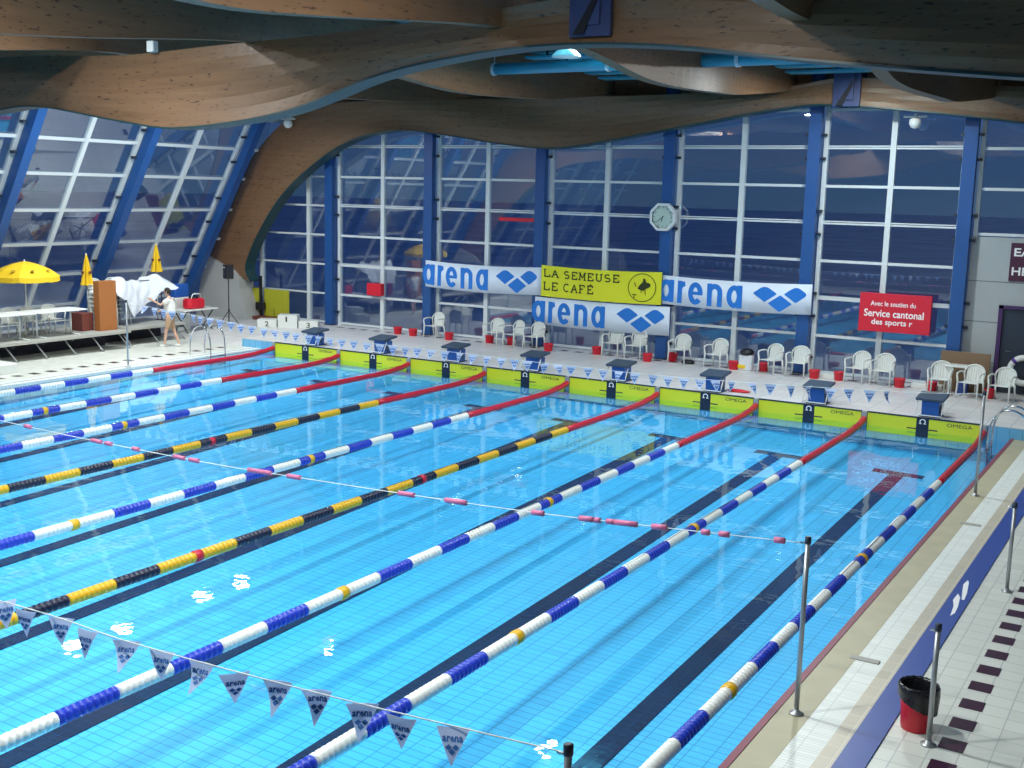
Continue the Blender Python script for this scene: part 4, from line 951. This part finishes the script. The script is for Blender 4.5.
# chair stacks
for s, (x, y, t) in enumerate(((-4.80, -2.30, 'behind the tall cabinet'), (-4.72, -1.75, 'beside the sheet'))):
    pz = .60
    for k in range(6):
        pos = ['bottom', 'second from the bottom', 'third from the bottom', 'third from the top', 'second from the top', 'top'][k]
        chair(x - .022 * k, y, pz + .125 * k, PI / 2, 'white armchair, %s of the stack %s' % (pos, t), 'stacked white armchairs')
o = MB().bev(-.13, .13, -.31, .31, 0, 1.45, .012).build('tall_cabinet', 'cab', loc=(-3.9, -2.93, .60)); tag(o, 'tall orange brown wooden lectern cabinet standing at the platform end', 'cabinet')
o = MB().bev(-.25, .25, -.2, .2, 0, .52, .012).build('low_cabinet', 'cab2', loc=(-4.35, -3.40, .60)); tag(o, 'low reddish brown wooden box left of the tall cabinet', 'cabinet')
# parasols
r = empty('parasol', (-4.75, -4.95, .60)); tag(r, 'open yellow parasol above the white tables at the left', 'parasol')
mb = MB(); n = 8; vs = [(0, 0, 2.06)]; prof = ((.35, 1.98), (.68, 1.84), (.92, 1.66))
for rr, z in prof:
    for k in range(n * 4):
        a = 2 * PI * k / (n * 4); f = 1 - (.045 if k % 4 == 2 else .03 if k % 4 else 0) * (rr / .92); vs.append((rr * f * math.cos(a), rr * f * math.sin(a), z - (.02 if k % 4 else 0) * rr))
m4 = n * 4
fs = [(0, 1 + k, 1 + (k + 1) % m4) for k in range(m4)]
for j in range(2):
    for k in range(m4): fs.append((1 + j * m4 + k, 1 + (j + 1) * m4 + k, 1 + (j + 1) * m4 + (k + 1) % m4, 1 + j * m4 + (k + 1) % m4))
b0 = len(vs)
for k in range(m4): x_, y_, z_ = vs[1 + 2 * m4 + k]; vs.append((x_ * 1.005, y_ * 1.005, z_ - .14))
for k in range(m4): fs.append((1 + 2 * m4 + k, b0 + k, b0 + (k + 1) % m4, 1 + 2 * m4 + (k + 1) % m4))
mb.add(vs, fs, 0, False)
for a in (20, 110, 200, 300, 340):
    a = math.radians(a); c = Vector((.74 * math.cos(a), .74 * math.sin(a), 1.83)); mb.lathe([(.0, -.002), (.06, .0), (.055, .012), (0, .014)], c=tuple(c), n=8, mi=1)
mb.build('canopy', ['umb', 'cab2'], r)
MB().tube([(0, 0, 0), (0, 0, 2.1)], .02, 8).build('pole', 'white', r); MB().lathe([(.22, 0), (.22, .05), (.05, .09), (.03, .2)], n=16).build('foot', 'plat', r)
b = MB()
for k in range(8): a = k * PI / 4; b.tube([(0, 0, 1.55), (.62 * math.cos(a), .62 * math.sin(a), 1.82)], .008, 4)
b.build('ribs', 'white', [c_ for c_ in r.children if c_.name.startswith('canopy')][0])
def closed_parasol(loc, ztop, zbot, label):
    r = empty('parasol', loc); tag(r, label, 'parasol', 'closed yellow parasols'); mb = MB(); vs = []; N = 16; rows = ((.02, ztop), (.07, ztop - .22), (.12, ztop - .5), (.17, ztop - .8), (.20, zbot))
    for j, (rr, z) in enumerate(rows):
        for k in range(N): a = 2 * PI * k / N; q = rr * (1 if k % 2 == 0 else .62); vs.append((q * math.cos(a), q * math.sin(a), z))
    fs = [(j * N + k, (j + 1) * N + k, (j + 1) * N + (k + 1) % N, j * N + (k + 1) % N) for j in range(len(rows) - 1) for k in range(N)]; fs.append(tuple(range(N))); fs.append(tuple(len(rows) * N - 1 - k for k in range(N)))
    mb.add(vs, fs, 0, False); mb.box(.13, .165, -.04, .04, zbot + .35, zbot + .42, 1); mb.box(-.04, .04, -.165, -.13, zbot + .35, zbot + .42, 1); mb.build('folded_canopy', ['umb', 'cab2'], r)
    MB().tube([(0, 0, 0), (0, 0, ztop + .03)], .02, 8).build('pole', 'white', r); MB().lathe([(.22, 0), (.22, .05), (.05, .09), (.03, .2)], n=16).build('foot', 'plat', r)
closed_parasol((-5.2, -2.5, .60), 2.15, 1.22, 'closed yellow parasol just left of the orange brown cabinet')
closed_parasol((-5.2, 0.2, .05), 2.93, 2.05, 'closed yellow parasol behind the white cloth, farther right')
# hanging white cloth
tp = [(-2.22, 1.80), (-2.12, 2.10), (-1.95, 2.10), (-1.64, 1.95), (-1.2, 1.93), (-.86, 1.98), (-.5, 2.08), (-.26, 2.05), (-.05, 1.92), (0.02, 1.76)]
bt = [(-2.22, 1.56), (-2.05, 1.48), (-1.88, 1.36), (-1.80, .98), (-1.68, .84), (-1.5, .92), (-1.09, 1.11), (-.64, 1.31), (-.43, 1.55), (-.2, 1.62), (.02, 1.66)]
mb = MB(); NX, NZ = 44, 20; vs = []
def cf(i, j):
    y = -2.22 + 2.24 * i / NX; a = lerp(tp, y); c = lerp(bt, y); t = j / NZ; z = c + (a - c) * t
    x = -4.28 - .30 * t ** 2 + .035 * math.sin(y * 9 + z * 6) + .015 * math.sin(y * 17 - z * 9) + .12 * math.sin(y * 3.1 + 1)
    if y > -.7: x += .25 * (y + .7) * (1 - t)
    return x, y + .03 * math.sin(z * 8), z + .02 * math.sin(y * 13)
for dd in (0, -.01):
    for j in range(NZ + 1):
        for i in range(NX + 1): q = cf(i, j); vs.append((q[0] + dd, q[1], q[2]))
o2 = (NX + 1) * (NZ + 1); fs = []
for j in range(NZ):
    for i in range(NX): a = j * (NX + 1) + i; fs.append((a, a + 1, a + NX + 2, a + NX + 1)); fs.append((o2 + a, o2 + a + NX + 1, o2 + a + NX + 2, o2 + a + 1))
mb.add(vs, fs, 0, True); o = mb.build('white_sheet', 'cloth'); tag(o, 'large crumpled white sheet draped beside the person in the white shirt', 'sheet')
# clothes rail that carries the sheet
r = empty('garment_rail', (-4.62, -1.0, .60)); tag(r, 'dark metal rail under the draped white sheet', 'rail')
MB().tube([(0, -.85, 0), (0, -.85, 1.30), (0, .85, 1.30), (0, .85, 0)], .018, 8).build('rail_frame', 'darkmetal', r); MB().tube([(-.25, -.85, .02), (.25, -.85, .02)], .018, 6).tube([(-.25, .85, .02), (.25, .85, .02)], .018, 6).build('foot', 'darkmetal', r)
# far small table with red bag and blue box
r = empty('trestle_table', (-4.35, .95, .16)); tag(r, 'grey topped table on crossed legs beside the concrete pier', 'table')
MB().bev(-.35, .35, -.75, .75, .72, .76, .015).build('tabletop', 'white', r)
for sy in (-.55, .55): MB().tube([(-.3, sy, 0), (.3, sy, .72)], .02, 6).tube([(.3, sy, 0), (-.3, sy, .72)], .02, 6).build('leg', 'darkmetal', r)
r = empty('sports_bag', (-4.35, .95, .92)); tag(r, 'red sports bag with dark opening standing on the small table', 'bag')
mb = MB(); mb.bev(-.2, .2, -.36, .36, 0, .33, .09); mb.build('bag_body', 'redbox', r)
o = MB().lathe([(.02, .30), (.15, .31), (.16, .385), (.05, .41)], n=14).build('dark_opening', 'black', r); MB().tube([(.1, -.25, .25), (.12, -.15, .48), (.12, .15, .48), (.1, .25, .25)], .02, 6).build('strap', 'white', r)
o = MB().bev(-.2, .2, -.32, .32, 0, .5, .03).build('white_box', 'white', loc=(-4.95, .85, .16)); tag(o, 'white box on the floor behind the small table', 'box'); o.scale.z = 2.2
o = MB().bev(-.18, .18, -.3, .3, 0, .42, .03).build('blue_box', 'blockblue', loc=(-4.95, .85, 1.26)); tag(o, 'bright blue box standing high behind the red sports bag', 'box')
# low white block at the left edge
o = MB().bev(-3.3, -2.0, -9.2, -7.25, 0.05, 0.30, .03).build('low_step', 'white'); tag(o, 'low white step block on the left deck at the picture edge', 'step')
# loudspeaker on tripod
r = empty('speaker_stand', (-3.80, 1.96, .262)); tag(r, 'black tripod stand before the concrete pier', 'stand')
MB().tube([(0, 0, .12), (0, 0, 1.6)], .018, 8).build('pole', 'black', r)
for k in range(3): a = k * 2.094 + .3; MB().tube([(0, 0, .55), (.45 * math.cos(a), .45 * math.sin(a), 0.0)], .014, 6).build('leg', 'black', r)
MB().lathe([(.03, .5), (.035, .6)], n=10).build('collar', 'darkmetal', r)
r = empty('loudspeaker', (-3.80, 1.96, 1.862), -.5); tag(r, 'black loudspeaker box on top of the tripod stand', 'loudspeaker')
MB().bev(-.16, .16, -.14, .14, 0, .46, .03).build('speaker_box', 'black', r); MB().lathe([(.02, -.145), (.11, -.147), (.12, -.143)], c=(0, 0, .17), n=18, axis='y').build('woofer', 'darkmetal', r); MB().box(-.1, .1, -.148, -.14, .36, .39).build('brand_plate', 'frame', r)
# podium
r = empty('winners_podium', (-2.17, 3.05, 0.3), math.radians(31)); tag(r, 'white winners podium with numbers two, one and three', 'podium')
for x0, h, t in ((-1.0, .26, '2'), (-.32, .42, '1'), (.36, .24, '3')):
    b = MB().bev(x0, x0 + .64, -.25, .25, 0, h, .012); text_faces(b, t, .12 if t != '1' else .05, .17, lambda u, v: (x0 + .26 + u, -.2525, h - .22 + v), 1, offset=.01); b.build('step', ['white', 'print_black'], r)
# spare yellow sheets by the glass
for x0, x1, t in ((-5.57, -4.62, 'left'), (-4.42, -3.28, 'right')):
    b = MB().bev(x0, x1, 4.28, 4.32, .42, 1.36, .01); b.box(x0 + .45, x0 + .47, 4.276, 4.28, .45, .72, 1); b.box(x0 - .0, x0 + .02, 4.276, 4.28, .44, 1.34, 1)
    o = b.build('spare_touchpad', ['spareyellow', 'black']); tag(o, t + ' of two spare yellow touchpad sheets leaning in the far left corner', 'touchpad')
r = empty('sheet_stand', (-4.52, 4.20, .3)); tag(r, 'black cross shaped stand between the two spare yellow sheets', 'stand')
MB().box(-.05, .05, 0, .05, 0, 1.5).build('post', 'black', r); MB().bev(-.2, .2, -.05, .06, .32, .58, .02).build('cross_piece', 'black', r)
o = MB().bev(-6.0, -3.0, 3.9, 4.4, .3, .42, .02).build('low_plinth', 'cab2'); tag(o, 'low dark plinth under the spare yellow sheets', 'plinth')

# ================================================================== PERSON
def person():
    r = empty('person', (-2.82, -1.45, .05)); tag(r, 'person in white shirt and khaki shorts reaching towards the white sheet', 'person')
    fw = Vector((-.86, -.50, 0)).normalized(); sd = Vector((-fw.y, fw.x, 0))      # facing, and the figure's left
    def P(f, s, z): return fw * f + sd * s + Vector((0, 0, z))
    def skin(name, verts, edges, radii, matn, parent, sub=2, extra=None, vox=None):
        me = bpy.data.meshes.new(name); me.from_pydata([tuple(v) for v in verts], edges, [])
        o = bpy.data.objects.new(name, me); COL.objects.link(o)
        m1 = o.modifiers.new('s', 'SKIN'); m1.use_smooth_shade = True
        for i, rr in enumerate(radii):
            sv = me.skin_vertices[0].data[i] if me.skin_vertices else None
            if sv is None: break
            sv.radius = (rr, rr) if not isinstance(rr, tuple) else rr; sv.use_root = (i == 0)
        m2 = o.modifiers.new('u', 'SUBSURF'); m2.levels = sub; m2.render_levels = sub
        dg = bpy.context.evaluated_depsgraph_get(); dg.update()
        me2 = bpy.data.meshes.new_from_object(o.evaluated_get(dg)); bpy.data.objects.remove(o); me2.name = name
        if extra:
            vs = [tuple(v.co) for v in me2.vertices]; fs = [list(p.vertices) for p in me2.polygons]
            for evs, efs in extra: b0 = len(vs); vs += evs; fs += [[b0 + i for i in f] for f in efs]
            me2 = bpy.data.meshes.new(name); me2.from_pydata(vs, [], fs)
        me2.materials.clear(); me2.materials.append(M[matn]); o = bpy.data.objects.new(name, me2); COL.objects.link(o)
        if vox:
            m3 = o.modifiers.new('r', 'REMESH'); m3.mode = 'VOXEL'; m3.voxel_size = vox; m3.use_smooth_shade = True
            dg = bpy.context.evaluated_depsgraph_get(); dg.update(); me3 = bpy.data.meshes.new_from_object(o.evaluated_get(dg)); o.modifiers.clear(); o.data = me3; me3.materials.clear(); me3.materials.append(M[matn])
        for p in o.data.polygons: p.use_smooth = True
        o.parent = parent; return o
    hip = P(0, 0, .95)
    V = [hip, P(.0, 0, 1.15), P(.02, 0, 1.38), P(.03, 0, 1.47), P(.04, 0, 1.55)]
    E = [(0, 1), (1, 2), (2, 3), (3, 4)]; Rr = [(.15, .11), (.14, .10), (.16, .10), (.06, .06), (.055, .055)]
    def chain(start, pts, rs):
        prev = start
        for p, q in zip(pts, rs): V.append(p); Rr.append(q); E.append((prev, len(V) - 1)); prev = len(V) - 1
        return prev
    # legs: left back, right forward (mid stride)
    chain(0, [P(.02, .10, .88), P(.10, .10, .50), P(.16, .10, .10), P(.17, .10, .04), P(.28, .10, .03)], [.085, .055, .036, .035, .028])
    chain(0, [P(-.02, -.10, .88), P(-.06, -.11, .50), P(-.22, -.11, .11), P(-.23, -.11, .05), P(-.12, -.11, .03)], [.085, .055, .036, .035, .028])
    # arms
    hands = []
    for s, sh, el, wr in ((1, P(.02, .19, 1.42), P(.20, .24, 1.28), P(.44, .20, 1.40)), (-1, P(.02, -.19, 1.42), P(.10, -.25, 1.15), P(.30, -.20, 1.08))):
        chain(2, [P(.02, s * .12, 1.43), sh, el, wr], [.06, .05, .038, .027])
        d = (wr - el).normalized(); palm = wr + d * .07; k = chain(len(V) - 1, [palm], [.03])
        up = Vector((0, 0, 1)); side = d.cross(up).normalized()
        for j, (o_, L) in enumerate(((-.026, .07), (-.009, .08), (.009, .075), (.026, .06))):
            a = palm + up * o_ + d * .03; chain(k, [a, a + d * L * .5 - side * s * .006, a + d * L * .9 - side * s * .03], [.010, .009, .008])
        t0 = palm - d * .03 + up * .035; chain(k, [t0, t0 + d * .035 + up * .03 - side * s * .01], [.011, .009])
    # head as a shaped ellipsoid with nose, brow, chin and ears
    hv = []; hf = []; NU, NV = 24, 16; hc = P(.07, 0, 1.66)
    for j in range(NV + 1):
        for i in range(NU):
            th = PI * j / NV; ph = 2 * PI * i / NU; x = math.sin(th) * math.cos(ph); y_ = math.sin(th) * math.sin(ph); z = math.cos(th)
            rx, ry, rz_ = .098, .076, .118
            k = 1 - .22 * max(0, -z) * (1 if x > 0 else 1.2)
            nose = .028 * math.exp(-((y_ / .16) ** 2 + ((z + .12) / .2) ** 2)) * (1 if x > 0 else 0); eye = -.010 * (math.exp(-(((abs(y_) - .38) / .14) ** 2 + ((z - .05) / .12) ** 2))) * (1 if x > 0 else 0)
            chin = .012 * math.exp(-((y_ / .3) ** 2 + ((z + .8) / .2) ** 2)) * (1 if x > 0 else 0); ear = .022 * math.exp(-(((x) / .16) ** 2 + ((z + .05) / .22) ** 2))
            p = hc + fw * (x * rx * k + nose + eye + chin) + sd * (y_ * ry * k + math.copysign(ear, y_) * (abs(y_) > .6)) + Vector((0, 0, z * rz_)); hv.append(tuple(p))
    for j in range(NV):
        for i in range(NU): hf.append((j * NU + i, (j + 1) * NU + i, (j + 1) * NU + (i + 1) % NU, j * NU + (i + 1) % NU))
    hf.append(tuple(range(NU))); hf.append(tuple(NV * NU + NU - 1 - i for i in range(NU)))
    skin('body', V, E, Rr, 'skin', r, 2, [(hv, hf)], .0085)
    # hair cap
    mb = MB(); vs = []; fs = []; NV2 = 9
    for j in range(NV2 + 1):
        for i in range(NU):
            ph = 2 * PI * i / NU; x = math.cos(ph); lim = .62 if x > .3 else (.50 + .22 * (.3 - x)) if x > -.2 else .66
            lim = {True: .36}.get(x > .55, .56 if x > 0 else .68)
            th = PI * lim * j / NV2; q = math.sin(th); p = hc + fw * (x * q * .107 - .004) + sd * (math.sin(ph) * q * .086) + Vector((0, 0, math.cos(th) * .128)); vs.append(tuple(p))
    for j in range(NV2):
        for i in range(NU): fs.append((j * NU + i, (j + 1) * NU + i, (j + 1) * NU + (i + 1) % NU, j * NU + (i + 1) % NU))
    mb.add(vs, fs, 0, True); mb.build('hair', 'hair', r)
    for s in (-1, 1):
        c = hc + fw * .082 + sd * s * .030 + Vector((0, 0, .008)); MB().lathe([(.002, -.011), (.010, -.006), (.011, 0), (.010, .006), (.002, .011)], c=tuple(c), n=10).build('eye', 'black', r)
    c = hc + fw * .083 + Vector((0, 0, -.060)); b = MB().tube([tuple(c - sd * .022 - fw * .006), tuple(c), tuple(c + sd * .022 - fw * .006)], .005, 6); b.build('mouth', 'cab2', r)
    # shirt
    V2 = [P(0, 0, .86), P(.0, 0, 1.12), P(.02, 0, 1.36), P(.025, 0, 1.44)]; E2 = [(0, 1), (1, 2), (2, 3)]; R2 = [(.20, .165), (.19, .15), (.20, .15), (.105, .10)]
    for s, sh, el in ((1, P(.02, .19, 1.42), P(.14, .225, 1.32)), (-1, P(.02, -.19, 1.42), P(.07, -.23, 1.24))):
        V2 += [P(.02, s * .13, 1.42), sh, el]; n_ = len(V2); E2 += [(2, n_ - 3), (n_ - 3, n_ - 2), (n_ - 2, n_ - 1)]; R2 += [.105, .082, .074]
    skin('shirt', V2, E2, R2, 'shirt', r)
    V3 = [P(0, 0, .96), P(0, 0, .84)]; E3 = [(0, 1)]; R3 = [(.16, .13), (.15, .13)]
    for s, kn in ((1, P(.08, .10, .52)), (-1, P(-.05, -.11, .52))):
        V3 += [P(.0, s * .09, .80), kn]; n_ = len(V3); E3 += [(1, n_ - 2), (n_ - 2, n_ - 1)]; R3 += [.11, .085]
    skin('shorts', V3, E3, R3, 'khaki', r)
    for f0, s in ((.17, .10), (-.23, -.11)):
        V4 = [P(f0 - .04, s, .045), P(f0 + .06, s, .04), P(f0 + .15, s, .03)]; skin('shoe', V4, [(0, 1), (1, 2)], [.045, .048, .034], 'white', r)
person()
